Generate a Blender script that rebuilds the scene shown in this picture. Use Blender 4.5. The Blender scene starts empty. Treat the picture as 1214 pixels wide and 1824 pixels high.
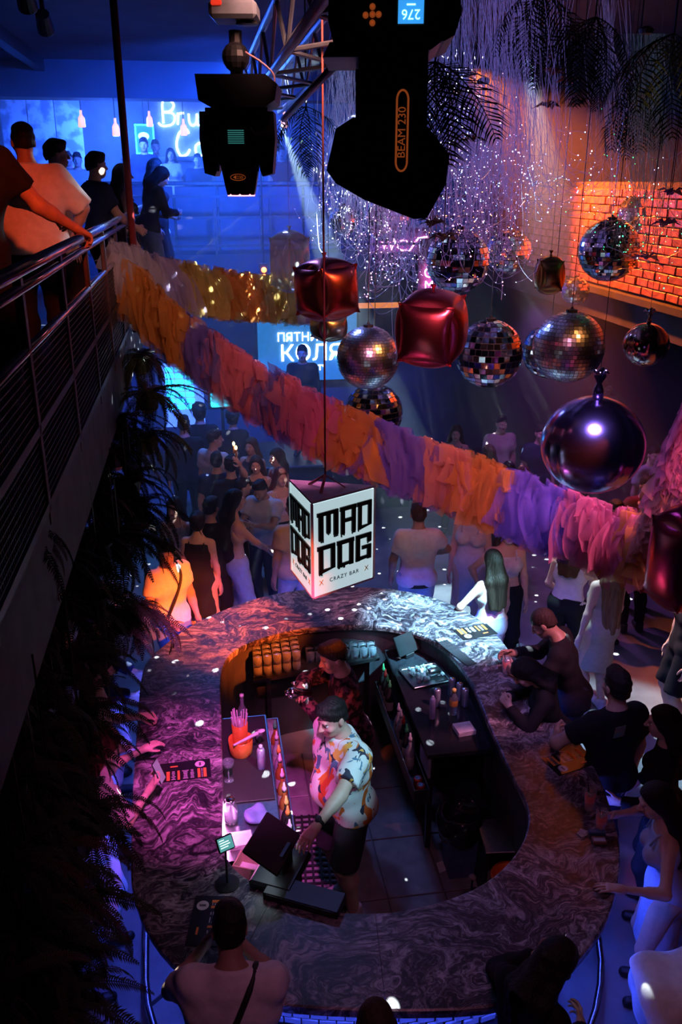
import bpy, math, random
import numpy as np
from mathutils import Vector, Matrix
random.seed(7); np.random.seed(7)
SC = bpy.context.scene
COL = SC.collection
PI = math.pi
def R(d): return d*PI/180

# ------------------------------------------------------------------ camera
FPX, TH, YAW, CH = 1550.0, R(20.9), R(8.87), 4.85
_fw = Vector((math.sin(YAW)*math.cos(TH), math.cos(YAW)*math.cos(TH), -math.sin(TH)))
_rt = Vector((math.cos(YAW), -math.sin(YAW), 0))
_up = Vector((math.sin(YAW)*math.sin(TH), math.cos(YAW)*math.sin(TH), math.cos(TH)))
CAMPOS = Vector((0, 0, CH))
def ray(x, y): return _fw + _rt*((x-607)/FPX) + _up*((912-y)/FPX)
def PZ(x, y, z):                       # point of the place at height z seen along a sight line
    r = ray(x, y); return CAMPOS + r*((z-CH)/r.z)
def PD(x, y, d): return CAMPOS + ray(x, y)*d   # point at depth d
cam_d = bpy.data.cameras.new('camera'); cam = bpy.data.objects.new('camera', cam_d); COL.objects.link(cam)
cam_d.sensor_fit = 'VERTICAL'; cam_d.sensor_height = 36; cam_d.sensor_width = 24
cam_d.lens = FPX/1824*36; cam_d.clip_start = .05; cam_d.clip_end = 100
cam.matrix_world = Matrix.Translation(CAMPOS) @ Matrix((( _rt.x, _up.x, -_fw.x), (_rt.y, _up.y, -_fw.y), (_rt.z, _up.z, -_fw.z))).to_4x4()
SC.camera = cam

# ------------------------------------------------------------------ world, exposure
w = bpy.data.worlds.new('night'); SC.world = w; w.use_nodes = True
w.node_tree.nodes['Background'].inputs[0].default_value = (.012, .018, .07, 1)
w.node_tree.nodes['Background'].inputs[1].default_value = .12
SC.view_settings.view_transform = 'Standard'; SC.view_settings.look = 'None'
SC.view_settings.exposure = 0.6; SC.view_settings.gamma = 1; SC.view_settings.use_curve_mapping = False
SC.cycles.use_denoising = True
SC.cycles.use_adaptive_sampling = True; SC.cycles.adaptive_threshold = .03
SC.cycles.max_bounces = 5; SC.cycles.volume_bounces = 0; SC.cycles.transparent_max_bounces = 14
SC.cycles.sample_clamp_indirect = 3.0; SC.cycles.caustics_reflective = False; SC.cycles.caustics_refractive = False
SC.cycles.volume_step_rate = 4.0

# ------------------------------------------------------------------ the club's lamps, plus an added fill
def lamp(name, kind, loc, power, col, target=None, size=.1, cone=40, blend=.3, gobo=None):
    d = bpy.data.lights.new(name, kind); d.energy = power; d.color = col
    if kind == 'SPOT': d.spot_size = R(cone); d.spot_blend = blend; d.shadow_soft_size = size
    elif kind == 'POINT': d.shadow_soft_size = size
    elif kind == 'AREA': d.shape = 'DISK'; d.size = size
    o = bpy.data.objects.new(name, d); COL.objects.link(o); o.location = loc
    if target is not None:
        o.rotation_euler = (Vector(target)-Vector(loc)).to_track_quat('-Z', 'Y').to_euler()
    if gobo:                           # dot pattern put into the lamp to imitate mirror ball reflections
        d.use_nodes = True; nt = d.node_tree; em = nt.nodes['Emission']
        tc = nt.nodes.new('ShaderNodeTexCoord'); vo = nt.nodes.new('ShaderNodeTexVoronoi')
        vo.inputs['Scale'].default_value = gobo[0]; vo.inputs['Randomness'].default_value = .75
        m = nt.nodes.new('ShaderNodeMapRange'); m.inputs[1].default_value = gobo[1]; m.inputs[2].default_value = gobo[1]*.75
        m.inputs[3].default_value = 0; m.inputs[4].default_value = 1
        nt.links.new(tc.outputs['Normal'], vo.inputs['Vector']); nt.links.new(vo.outputs['Distance'], m.inputs[0])
        nt.links.new(m.outputs[0], em.inputs['Strength'])
    return o
# follow spots, washes and moving lights hung over the hall, and one added near fill
lamp('spot_cyan_bar', 'SPOT', (3.55, 4.9, 5.1), 6500, (.26, .74, 1.0), (1.98, 6.8, 1.0), .05, 18, .7)
lamp('spot_cyan_bartender', 'SPOT', (2.0, 2.2, 5.0), 560, (.34, .76, 1.0), (.62, 4.5, 1.5), .05, 12, .7)
lamp('spot_magenta_bar', 'SPOT', (.25, 2.9, 4.7), 850, (1.0, .12, .72), (-.05, 5.0, 1.0), .05, 26, .9)
lamp('spot_orange_bar', 'SPOT', (2.9, 1.4, 5.3), 8500, (1.0, .12, .012), (.05, 7.1, 1.15), .04, 12, .8)
lamp('spot_red_bartender', 'SPOT', (-.1, 2.4, 5.0), 480, (1.0, .12, .04), (.72, 5.5, 1.4), .04, 9, .6)
lamp('spot_red_bricks', 'SPOT', (2.9, 9.8, 5.9), 2600, (1.0, .17, .02), (4.1, 8.2, 4.15), .08, 60, .9)
lamp('wash_pink_hanging', 'SPOT', (1.0, 2.6, 5.6), 300, (1.0, .30, .50), (1.6, 6.0, 3.1), .25, 36, .9)
lamp('wash_orange_hanging', 'SPOT', (3.1, 4.0, 5.9), 240, (1.0, .34, .08), (1.6, 6.3, 3.5), .25, 42, .9)
lamp('wash_warm_garland', 'SPOT', (.6, 3.6, 5.9), 260, (1.0, .45, .35), (-.1, 6.8, 3.9), .2, 40, .9)
lamp('wash_pink_garland_end', 'SPOT', (3.9, 3.3, 5.7), 900, (1.0, .30, .50), (2.6, 5.2, 2.7), .1, 24, .8)
lamp('wash_violet_hanging', 'SPOT', (.4, 8.8, 5.9), 260, (.22, .30, 1.0), (1.6, 6.2, 3.2), .25, 46, .9)
lamp('wash_violet_orb', 'SPOT', (1.4, 2.9, 5.8), 480, (.42, .28, 1.0), (2.08, 4.35, 3.6), .55, 24, .8)
lamp('spot_pink_sign', 'SPOT', (.95, 4.2, 5.9), 150, (1.0, .22, .6), (.55, 4.75, 3.3), .05, 15, .6)
lamp('fill_dim_near', 'SPOT', (.9, 1.5, 4.9), 32, (1.0, .30, .60), (.8, 3.4, .9), .2, 80, .9)  # added fill that lifts the near counter and people, not a club lamp
lamp('wash_blue_far', 'SPOT', (.6, 10.0, 5.9), 1900, (.012, .09, 1.0), (-.6, 14.5, 3.6), .2, 100, .8)
lamp('wash_blue_upper', 'POINT', (-1.2, 15.2, 5.6), 380, (.03, .13, 1.0), size=.3)
lamp('wash_blue_dance', 'SPOT', (.0, 12.0, 5.6), 420, (.06, .26, 1.0), (.4, 9.8, 0), .2, 70, .8)
lamp('mirror_ball_dots', 'SPOT', (1.8, 9.2, 5.6), 14000, (.85, .95, 1.0), (1.0, 8.6, 0), .004, 108, .3, gobo=(30, .16))
lamp('dots_garland', 'SPOT', (1.9, 5.0, 5.6), 3500, (.9, .95, 1.0), (.2, 8.2, 4.0), .004, 44, .3, gobo=(22, .16))
lamp('spot_red_balcony', 'SPOT', (-.1, 2.6, 5.7), 190, (1.0, .08, .02), (-1.05, 5.3, 4.7), .05, 26, .6)
lamp('spot_white_balcony', 'SPOT', (1.2, 8.6, 5.9), 360, (.7, .9, 1.0), (-.9, 5.9, 4.6), .05, 18, .6)
lamp('beam_cyan', 'SPOT', (.75, 8.3, 5.35), 4200, (.55, .85, 1.0), (1.5, 8.6, 3.4), .01, 13, .3)
lamp('wash_violet_crowd_right', 'SPOT', (4.0, 10.4, 3.4), 80, (.5, .15, .9), (5.2, 9.5, 0), .2, 120, .8)
lamp('spot_white_floor', 'SPOT', (3.0, 8.4, 5.9), 1700, (.5, .82, 1.0), (3.55, 6.5, .6), .04, 22, .4)

# ------------------------------------------------------------------ materials (all procedural)
MATS = {}
def mat(name, c, c2=None, rough=.6, metal=0, scale=12, bump=0, emit=0, ec=None, trans=0, alpha=1, detail=4, spec=.5, coat=0, mixlo=.35, mixhi=.65, tex='noise', stretch=(1,1,1)):
    if name in MATS: return MATS[name]
    m = bpy.data.materials.new(name); m.use_nodes = True; nt = m.node_tree; b = nt.nodes['Principled BSDF']
    c2 = c2 if c2 is not None else tuple(min(1, v*.72) for v in c)
    tc = nt.nodes.new('ShaderNodeTexCoord'); mp = nt.nodes.new('ShaderNodeMapping'); mp.inputs['Scale'].default_value = stretch
    nt.links.new(tc.outputs['Object'], mp.inputs[0])
    if tex == 'noise':
        n = nt.nodes.new('ShaderNodeTexNoise'); n.inputs['Scale'].default_value = scale; n.inputs['Detail'].default_value = detail; fac = n.outputs[0]
    elif tex == 'wave':
        n = nt.nodes.new('ShaderNodeTexWave'); n.inputs['Scale'].default_value = scale; n.inputs['Distortion'].default_value = 3; fac = n.outputs[1]
    nt.links.new(mp.outputs[0], n.inputs['Vector'])
    rp = nt.nodes.new('ShaderNodeValToRGB'); rp.color_ramp.elements[0].position = mixlo; rp.color_ramp.elements[1].position = mixhi
    rp.color_ramp.elements[0].color = (*c2, 1); rp.color_ramp.elements[1].color = (*c, 1)
    nt.links.new(fac, rp.inputs[0]); nt.links.new(rp.outputs[0], b.inputs['Base Color'])
    b.inputs['Roughness'].default_value = rough; b.inputs['Metallic'].default_value = metal
    b.inputs['Specular IOR Level'].default_value = spec; b.inputs['Coat Weight'].default_value = coat
    b.inputs['Transmission Weight'].default_value = trans; b.inputs['Alpha'].default_value = alpha
    if emit:
        b.inputs['Emission Color'].default_value = (*(ec or c), 1); b.inputs['Emission Strength'].default_value = emit
    if bump:
        bp = nt.nodes.new('ShaderNodeBump'); bp.inputs['Strength'].default_value = bump; bp.inputs['Distance'].default_value = .02
        nt.links.new(fac, bp.inputs['Height']); nt.links.new(bp.outputs[0], b.inputs['Normal'])
    MATS[name] = m; return m

# ------------------------------------------------------------------ mesh helpers
class MB:
    def __init__(s): s.v = []; s.f = []; s.mi = []
    def add(s, vs, fs, mi=0):
        o = len(s.v); s.v += [tuple(v) for v in vs]; s.f += [tuple(i+o for i in f) for f in fs]; s.mi += [mi]*len(fs); return s
    def box(s, c, d, rot=None, mi=0, bev=0):
        cx, cy, cz = c; x, y, z = d[0]/2, d[1]/2, d[2]/2
        if bev:
            b = min(bev, x*.9, y*.9, z*.9); pts = []
            for sz in (-1, 1):
                for (px, py) in ((-x+b, -y), (x-b, -y), (x, -y+b), (x, y-b), (x-b, y), (-x+b, y), (-x, y-b), (-x, -y+b)):
                    pts.append(Vector((px, py, sz*(z-b))))
            ins = []
            for sz in (-1, 1):
                for (px, py) in ((-x+b, -y+b), (x-b, -y+b), (x-b, y-b), (-x+b, y-b)): ins.append(Vector((px, py, sz*z)))
            vs = pts+ins
            fs = [(i, (i+1) % 8, 8+(i+1) % 8, 8+i) for i in range(8)]
            B, T = 16, 20
            fs += [(B+3, B+2, B+1, B), (T, T+1, T+2, T+3)]
            fs += [(1, 0, B, B+1), (3, 2, B+1, B+2), (5, 4, B+2, B+3), (7, 6, B+3, B), (2, 1, B+1), (4, 3, B+2), (6, 5, B+3), (0, 7, B)]
            fs += [(8, 9, T+1, T), (10, 11, T+2, T+1), (12, 13, T+3, T+2), (14, 15, T, T+3), (9, 10, T+1), (11, 12, T+2), (13, 14, T+3), (15, 8, T)]
        else:
            vs = [Vector((a*x, b_*y, c_*z)) for c_ in (-1, 1) for b_ in (-1, 1) for a in (-1, 1)]
            fs = [(0, 2, 3, 1), (4, 5, 7, 6), (0, 1, 5, 4), (2, 6, 7, 3), (0, 4, 6, 2), (1, 3, 7, 5)]
        if rot is not None: vs = [rot @ v for v in vs]
        return s.add([v+Vector(c) for v in vs], fs, mi)
    def tube(s, pts, r, n=8, mi=0, cap=True, closed=False):
        pts = [Vector(p) for p in pts]; L = len(pts); rs = r if isinstance(r, (list, tuple)) else [r]*L
        vs = []; prev = None
        for i, p in enumerate(pts):
            a = pts[i-1] if (i > 0 or closed) else p; b = pts[(i+1) % L] if (i < L-1 or closed) else p
            t = (b-a); t = t.normalized() if t.length > 1e-9 else Vector((0, 0, 1))
            if prev is None:
                u = t.orthogonal().normalized()
            else:
                u = prev-t*prev.dot(t); u = u.normalized() if u.length > 1e-6 else t.orthogonal().normalized()
            prev = u; v = t.cross(u)
            for k in range(n):
                an = 2*PI*k/n; vs.append(p+(u*math.cos(an)+v*math.sin(an))*rs[i])
        fs = []
        for i in range(L if closed else L-1):
            j = (i+1) % L
            for k in range(n): fs.append((i*n+k, i*n+(k+1) % n, j*n+(k+1) % n, j*n+k))
        if cap and not closed: fs += [tuple(range(n-1, -1, -1)), tuple((L-1)*n+k for k in range(n))]
        return s.add(vs, fs, mi)
    def lathe(s, prof, c=(0, 0, 0), n=20, mi=0, rot=None, cap=True):
        vs = []
        for (r, z) in prof:
            for k in range(n):
                an = 2*PI*k/n; v = Vector((r*math.cos(an), r*math.sin(an), z))
                vs.append(v)
        if rot is not None: vs = [rot @ v for v in vs]
        vs = [v+Vector(c) for v in vs]
        fs = [(i*n+k, i*n+(k+1) % n, (i+1)*n+(k+1) % n, (i+1)*n+k) for i in range(len(prof)-1) for k in range(n)]
        if cap: fs += [tuple(range(n-1, -1, -1)), tuple((len(prof)-1)*n+k for k in range(n))]
        return s.add(vs, fs, mi)
    def prism(s, poly, z0, z1, mi=0, top_mi=None):
        n = len(poly); vs = [(p[0], p[1], z0) for p in poly]+[(p[0], p[1], z1) for p in poly]
        s.add(vs, [(i, (i+1) % n, n+(i+1) % n, n+i) for i in range(n)]+[tuple(range(n-1, -1, -1)), tuple(range(n, 2*n))], mi); return s
    def sphere(s, c, r, nu=14, nv=8, mi=0):
        rr = r if isinstance(r, (tuple, list)) else (r, r, r)
        vs = [(c[0], c[1], c[2]+rr[2])]
        for i in range(1, nv):
            a = PI*i/nv
            for k in range(nu): vs.append((c[0]+rr[0]*math.sin(a)*math.cos(2*PI*k/nu), c[1]+rr[1]*math.sin(a)*math.sin(2*PI*k/nu), c[2]+rr[2]*math.cos(a)))
        vs.append((c[0], c[1], c[2]-rr[2])); L = len(vs)-1
        fs = [(0, 1+k, 1+(k+1) % nu) for k in range(nu)]
        for i in range(nv-2):
            o = 1+i*nu
            fs += [(o+k, o+nu+k, o+nu+(k+1) % nu, o+(k+1) % nu) for k in range(nu)]
        o = 1+(nv-2)*nu
        fs += [(o+k, L, o+(k+1) % nu) for k in range(nu)]
        return s.add(vs, fs, mi)
    def mesh(s, name, mats, smooth=False):
        me = bpy.data.meshes.new(name); me.from_pydata(s.v, [], s.f)
        for m in (mats if isinstance(mats, (list, tuple)) else [mats]): me.materials.append(m)
        if any(s.mi): me.polygons.foreach_set('material_index', s.mi)
        if smooth: me.polygons.foreach_set('use_smooth', [True]*len(me.polygons))
        me.update(); return me
    def build(s, name, mats, parent=None, smooth=False, loc=None):
        return ob(name, s.mesh(name, mats, smooth), parent, loc)
def ob(name, me, parent=None, loc=None, rot=None):
    o = bpy.data.objects.new(name, me); COL.objects.link(o)
    if parent is not None: o.parent = parent
    if loc is not None: o.location = loc
    if rot is not None: o.rotation_euler = rot
    return o
def tag(o, label, cat, group=None):
    o['label'] = label; o['category'] = cat
    if group: o['group'] = group
    return o
def thing(name, label, cat, loc=(0, 0, 0), rz=0, group=None):
    o = bpy.data.objects.new(name, None); COL.objects.link(o); o.location = loc; o.rotation_euler = (0, 0, rz); o.empty_display_size = .1
    return tag(o, label, cat, group)
def struct(o, label=None):
    o['kind'] = 'structure'
    if label: o['label'] = label
    return o
def stuff(o): o['kind'] = 'stuff'; return o
def catmull(pts, n=6, closed=False):
    P = [Vector(p) for p in pts]; out = []; L = len(P)
    for i in range(L if closed else L-1):
        if closed: a, b, c, d = P[i-1], P[i], P[(i+1) % L], P[(i+2) % L]
        else: a, b, c, d = P[max(i-1, 0)], P[i], P[i+1], P[min(i+2, L-1)]
        for k in range(n):
            t = k/n; out.append(.5*((2*b)+(c-a)*t+(2*a-5*b+4*c-d)*t*t+(3*b-a-3*c+d)*t**3))
    if not closed: out.append(P[-1])
    return out
def text_mesh(txt, size, depth=.002, mat_=None, name='lettering', align='CENTER', bevel=0, spacing=1.0):
    cu = bpy.data.curves.new(name, 'FONT'); cu.body = txt; cu.size = size; cu.extrude = depth; cu.align_x = align; cu.align_y = 'CENTER'
    cu.bevel_depth = bevel; cu.space_character = spacing; cu.resolution_u = 3
    o = bpy.data.objects.new(name, cu); COL.objects.link(o); bpy.context.view_layer.update()
    me = bpy.data.meshes.new_from_object(o.evaluated_get(bpy.context.evaluated_depsgraph_get())); me.name = name
    bpy.data.objects.remove(o); bpy.data.curves.remove(cu)
    me.materials.clear()
    if mat_: me.materials.append(mat_)
    return me
# ------------------------------------------------------------------ the hall itself
M_dark = mat('dark_plaster', (.035, .035, .05), (.022, .022, .034), rough=.85, scale=4, bump=.1)
M_ceil = mat('ceiling_black', (.05, .055, .08), (.035, .04, .06), rough=.9, scale=3)
M_conc = mat('concrete', (.11, .115, .13), (.06, .063, .075), rough=.7, scale=6, detail=8, bump=.08)
M_floor = mat('polished_concrete', (.26, .26, .27), (.15, .15, .16), rough=.45, scale=2.5, detail=8)
M_steel_dark = mat('dark_steel', (.08, .08, .09), (.05, .05, .055), rough=.45, metal=.8, scale=20)
M_chrome = mat('chrome', (.75, .75, .78), (.6, .6, .62), rough=.16, metal=1)
M_black = mat('black_plastic', (.012, .012, .014), (.008, .008, .01), rough=.4)
def wall(name, c, d, m): return struct(MB().box(c, d).build(name, m))
fl = wall('floor', (2.2, 8.2, -.05), (12.4, 20.4, .1), M_floor)
wall('ceiling', (2.2, 8.2, 6.35), (12.4, 20.4, .1), M_ceil)
wall('wall_left', (-3.9, 8.2, 3.15), (.1, 20.4, 6.3), M_dark)
wall('wall_right', (8.3, 8.2, 3.15), (.1, 20.4, 6.3), M_dark)
M_bluewall = mat('painted_wall', (.42, .46, .55), (.30, .33, .42), rough=.8, scale=3, detail=6)
wall('wall_back', (2.2, 18.2, 3.15), (12.4, .1, 6.3), M_bluewall)
wall('wall_front', (2.2, -1.9, 3.15), (12.4, .1, 6.3), M_dark)
# left mezzanine with its fascia, far mezzanine and right mezzanine
wall('floor_mezzanine_left', (-2.28, 7.4, 3.47), (3.2, 11.0, .26), M_conc)
wall('trim_1', (-.67, 7.4, 3.44), (.06, 11.0, .42), M_conc)
wall('floor_mezzanine_far', (1.0, 15.6, 3.72), (9.6, 5.1, .26), M_dark)
wall('floor_mezzanine_right', (6.15, 7.7, 3.68), (4.2, 10.7, .34), M_dark)
wall('wall_under_far_mezzanine', (2.2, 15.6, 1.8), (12.0, .12, 3.56), mat('stage_wall', (.10, .13, .22), (.07, .09, .16), rough=.8, scale=2))
wall('trim_2', (1.2, 13.2, 6.08), (10.1, .5, .45), M_ceil)      # ceiling beam over the far mezzanine edge
wall('trim_3', (-1.9, 8.2, 6.23), (.12, 9.6, .14), M_steel_dark)
wall('wall_lower_left', (-2.3, 7.4, 1.67), (.12, 11.0, 3.34), M_dark)
M_redpole = mat('red_painted_steel', (.30, .03, .03), (.2, .02, .02), rough=.5)
t = thing('support_pole', 'tall thin red steel pole rising from the balcony to the ceiling', 'pole', PD(226, 300, 7.2)*1.0)
t.location.z = 3.6
MB().tube([(0, 0, 0), (0, 0, 2.69)], .03, 10).build('shaft', M_redpole, t, True); MB().lathe([(.07, 0), (.07, .02), (.035, .03)]).build('base_plate', M_steel_dark, t)
# ventilation grille and track lights on the left ceiling
def ceiling_spot(px, py, d, label):
    p = PD(px, py, d); t = thing('track_lamp', label, 'lamp', (p.x, p.y, 6.3), group='lamps under the left ceiling')
    MB().tube([(0, 0, 0), (0, 0, -.12)], .02, 8).build('stem', M_black, t); MB().lathe([(.06, .12), (.075, -.05), (.07, -.06)], (0, .06, -.2), 14, rot=Matrix.Rotation(.9, 3, 'X')).build('lamp_head', M_black, t)
    MB().box((0, 0, 0), (.1, .1, .02)).build('mount', M_black, t)
ceiling_spot(55, 92, 6.6, 'black ceiling spotlight at upper left, larger and nearer'); ceiling_spot(85, 108, 7.6, 'black ceiling spotlight at upper left, smaller and further')
v = thing('ceiling_vent', 'dark slatted vent in the left ceiling corner', 'vent', (PD(12, 55, 5.6).x, PD(12, 55, 5.6).y, 6.28))
MB().box((0, 0, 0), (.5, .3, .02)).build('frame', M_steel_dark, v)
for i in range(5): MB().box((0, -.1+i*.05, -.02), (.46, .02, .02)).build('slat', M_black, v)

# balcony railing along the left mezzanine
RX, RT = -.65, 4.545
rail = thing('balcony_railing', 'steel balcony railing with double handrail and wire mesh panels', 'railing', (RX, 2, 3.6))
for zz, r_ in ((RT-3.6, .027), (RT-3.6-.065, .02)): MB().tube([(0, -.9, zz), (0, 9.6, zz)], r_, 12).build('handrail', M_chrome, rail, True)
MB().tube([(0, -.9, .66), (0, 9.6, .66)], .018, 8).build('middle_rail', M_chrome, rail, True)
for zz in (.05, .36): MB().box((0, 4.35, zz), (.03, 10.5, .035)).build('lower_rail', M_steel_dark, rail)
M_post = mat('post_steel', (.10, .075, .075), (.07, .05, .05), rough=.5, metal=.5)
pm = MB().box((0, 0, .45), (.03, .055, .95), bev=.006).mesh('post', M_post)
wm = MB()
for i in range(33): wm.box((0, -.46+i*.0288, .34), (.004, .003, .6))
for i in range(21): wm.box((.004, 0, .05+i*.029), (.003, .95, .004))
wm = wm.mesh('mesh_panel', M_steel_dark)
for i in range(11):
    ob('post', pm, rail, (0, -.65+i*1.0, 0)); 
    if i < 10: ob('mesh_panel', wm, rail, (0, -.15+i*1.0, 0))

# brick parapet of the right mezzanine, red lit
M_brick = mat('brick_glazed', (.42, .16, .09), (.24, .08, .05), rough=.28, scale=9, bump=.1)
M_mortar = mat('mortar', (.10, .06, .05), rough=.9)
bw = struct(MB().box((4.12, 8.7, 4.34), (.16, 8.4, .98)).build('wall_brick_parapet', M_mortar))
bms = [MB().box((0, 0, 0), (.03, .222, .068), bev=.006).mesh('brick', M_brick) for _ in range(1)]
spots_ = []
for r_ in range(12):
    for c in range(36):
        y = 4.62+c*.232+(.116 if r_ % 2 else 0); z = 3.885+r_*.077
        if y < 12.8: spots_.append((y, z))
spots_.sort(key=lambda q: (q[0]-6.2)**2*.02+abs(q[1]-4.3) if q[0] > 5.4 else 99)
far = MB()
for i, (y, z) in enumerate(spots_):
    j = random.uniform(-.009, .009); 
    if i < 300: ob('brick', bms[0], bw, (4.035+j, y, z), (random.uniform(-.02, .02), random.uniform(-.05, .05), random.uniform(-.05, .05)))
    else: far.box((4.035+j, y, z), (.03, .222, .068))
stuff(far.build('brick_courses', M_brick, bw))
sp = MB().box((4.0, 8.7, 3.80), (.1, 8.4, .06)); struct(sp.build('trim_4', M_dark))

# haze hanging in the hall
hz = MB().box((2.2, 12.9, 3.1), (12.0, 10.2, 6.15)).build('haze', None)
hm = bpy.data.materials.new('haze'); hm.use_nodes = True; nt = hm.node_tree; nt.nodes.clear()
om = nt.nodes.new('ShaderNodeOutputMaterial'); vs = nt.nodes.new('ShaderNodeVolumeScatter'); vs.inputs['Density'].default_value = .034; vs.inputs['Anisotropy'].default_value = .15
vs.inputs['Color'].default_value = (.9, .93, 1, 1); nt.links.new(vs.outputs[0], om.inputs['Volume']); hz.data.materials.clear(); hz.data.materials.append(hm)
hz['kind'] = 'stuff'; hz['label'] = 'thin club haze hanging in the hall'; hz['category'] = 'haze'

# ---- far upper bar: neon lettering, framed sign, back bar, hanging bottle lamps
def glow(name, c, e): return mat('glow_'+name, c, c, emit=e, ec=c)
NEON = glow('neon_white_blue', (.45, .75, 1.0), 9)
letters = {  # script strokes drawn on a unit grid
 'B': [[(.1, .1), (.12, .95), (.4, 1.05), (.6, .85), (.45, .6), (.15, .55), (.5, .52), (.62, .3), (.45, .05), (.05, .0), (-.12, .12)]],
 'r': [[(0, .05), (.05, .5), (.0, .4), (.1, .5), (.3, .52)], ],
 'u': [[(0, .5), (.02, .15), (.15, .02), (.32, .15), (.36, .5), (.36, .1), (.46, .03)]],
 'e': [[(.05, .25), (.32, .3), (.28, .5), (.1, .48), (.02, .25), (.12, .03), (.38, .1)]],
 'C': [[(.55, .85), (.42, 1.02), (.15, .85), (.02, .4), (.15, .02), (.4, .05), (.55, .25)]],
 'o': [[(.2, .5), (.04, .38), (.04, .12), (.2, .0), (.36, .12), (.36, .38), (.2, .5), (.42, .46)]],
 'a': [[(.36, .42), (.2, .5), (.04, .36), (.05, .1), (.2, .0), (.34, .12), (.38, .5), (.36, .12), (.48, .02)]],
 's': [[(.32, .45), (.15, .5), (.05, .36), (.28, .2), (.22, .02), (.0, .06)]]}
def neon_word(parent, word, x0, z0, sc, m, adv):
    x = x0
    for ch in word:
        mb = MB()
        for st in letters[ch]: mb.tube(catmull([(x+p[0]*sc, 0, z0+p[1]*sc) for p in st], 5), .017*sc/.4, 6)
        mb.build('letter', m, parent, True); x += sc*adv*(1.45 if ch in 'BC' else 1)
def facing(p, rz=None): return p
p = PD(284, 250, 16.3)
ns = thing('neon_sign', 'glowing white script neon lettering on the far upper bar wall', 'sign', (p.x, p.y, p.z-.05), -.03)
neon_word(ns, 'Bruee', .05, .30, .42, NEON, .50); neon_word(ns, 'Coas', .30, -.22, .46, NEON, .52)
MB().box((.75, .06, .25), (1.9, .02, 1.1)).build('backing', mat('backing_blue', (.2, .25, .4), rough=.3), ns)
p = PD(258, 248, 15.9)
fs = thing('light_box', 'small cyan lit framed light box on the far bar wall', 'light box', (p.x, p.y, p.z))
MB().tube([(0, .03, .24), (0, .03, 6.3-p.z)], .01, 6).build('hanger', M_black, fs)
for (c, d) in (((0, 0, .24), (.34, .03, .025)), ((0, 0, -.24), (.34, .03, .025)), ((-.16, 0, 0), (.025, .03, .5)), ((.16, 0, 0), (.025, .03, .5))): MB().box(c, d).build('frame_bar', glow('cyan', (.05, .75, .95), 3), fs)
MB().box((0, .03, 0), (.3, .02, .46)).build('panel', mat('panel_teal', (.03, .25, .4), rough=.4, emit=.35, ec=(.02, .4, .6)), fs); MB().sphere((-.02, 0, .05), (.1, .02, .07)).build('emblem', glow('cyan2', (.3, .9, 1), 2.5), fs)
for i, (bx, by, dd) in enumerate(((145, 213, 12.2), (206, 228, 11.6), (266, 213, 13.4), (327, 228, 12.6), (506, 214, 12.4))):
    p = PD(bx, by, dd); t = thing('bottle_lamp', ['leftmost amber bottle lamp hanging over the far bar', 'amber bottle lamp hanging left of the red pole', 'amber bottle lamp just right of the red pole', 'amber bottle lamp in front of the neon lettering', 'amber bottle lamp right of the moving head light'][i], 'lamp', p, group='bottle lamps of the far bar')
    MB().lathe([(.016, .12), (.016, .06), (.045, .02), (.05, -.09), (.04, -.1)], n=12).build('glass', mat('amber_glass', (.9, .55, .3), rough=.1, emit=1.3, ec=(1, .38, .12)), t, True)
    MB().tube([(0, 0, .12), (0, 0, 6.3-p.z)], .006, 5).build('cord', M_black, t); MB().sphere((0, 0, -.03), .03).build('bulb', glow('warm', (1, .45, .15), 10), t)
# far bar front
fb = thing('far_bar_counter', 'long dark counter of the far upper bar', 'counter', (.3, 13.9, 3.85))
MB().box((0, 0, .95), (5.2, .55, .06), bev=.01).build('worktop', M_steel_dark, fb); 
for i in range(8): MB().box((-2.2+i*.63, -.2, .46), (.6, .04, .9), bev=.008).build('front_panel', mat('bar_front', (.06, .07, .12), (.04, .05, .09), rough=.5), fb)
ft_ = thing('far_railing', 'dark steel railing along the far mezzanine edge', 'railing', (1.0, 13.05, 3.85))
for zz in (.12, .5, .78): MB().box((0, 0, zz), (6.4, .03, .035)).build('rail_bar', M_steel_dark, ft_)
for i in range(9): MB().box((-3.1+i*.78, 0, .4), (.035, .035, .8)).build('post', M_steel_dark, ft_)
# far wall: peeling pale panel at left, glowing back bar shelves
pp = thing('wall_panel', 'pale peeling plaster panel at the far left wall', 'panel', PD(75, 290, 14.2))
for i in range(3): MB().box((-.35+i*.42, 0, -.2), (.40, .06, 2.3)).build('panel', mat('peeling', (.5, .52, .6), (.18, .2, .26), rough=.8, scale=5, detail=8, mixlo=.45, mixhi=.55), pp)
bb = thing('back_bar', 'cabinet with shelves of bottles behind the far bar', 'cabinet', (.4, 17.4, 3.85))
for i in range(3): MB().box((0, 0, .5+i*.42), (3.4, .3, .03)).build('shelf', M_steel_dark, bb)
MB().box((0, .16, .7), (3.4, .02, 1.4)).build('back_panel', M_bluewall, bb)
random.seed(3)
ORD = 'first second third fourth fifth sixth seventh eighth ninth tenth eleventh twelfth thirteenth fourteenth fifteenth'.split()
bm_ = MB().lathe([(.035, 0), (.037, .15), (.014, .2), (.014, .27)], n=8)
cols_ = [mat('glass_a', (.3, .5, .8), rough=.15), mat('glass_b', (.7, .5, .3), rough=.15), mat('glass_c', (.3, .7, .5), rough=.15)]
bmm = [bm_.mesh('bottle', c) for c in cols_]
for i in range(30):
    o = ob('bottle', bmm[i % 3], None, (-1.2+(i % 15)*.22, 17.35, 3.85+.515+(i//15)*.42)); tag(o, '%s bottle from the left on the %s shelf behind the far bar' % (ORD[i % 15], ['lower', 'upper'][i//15]), 'bottle', 'bottles behind the far bar')

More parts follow.
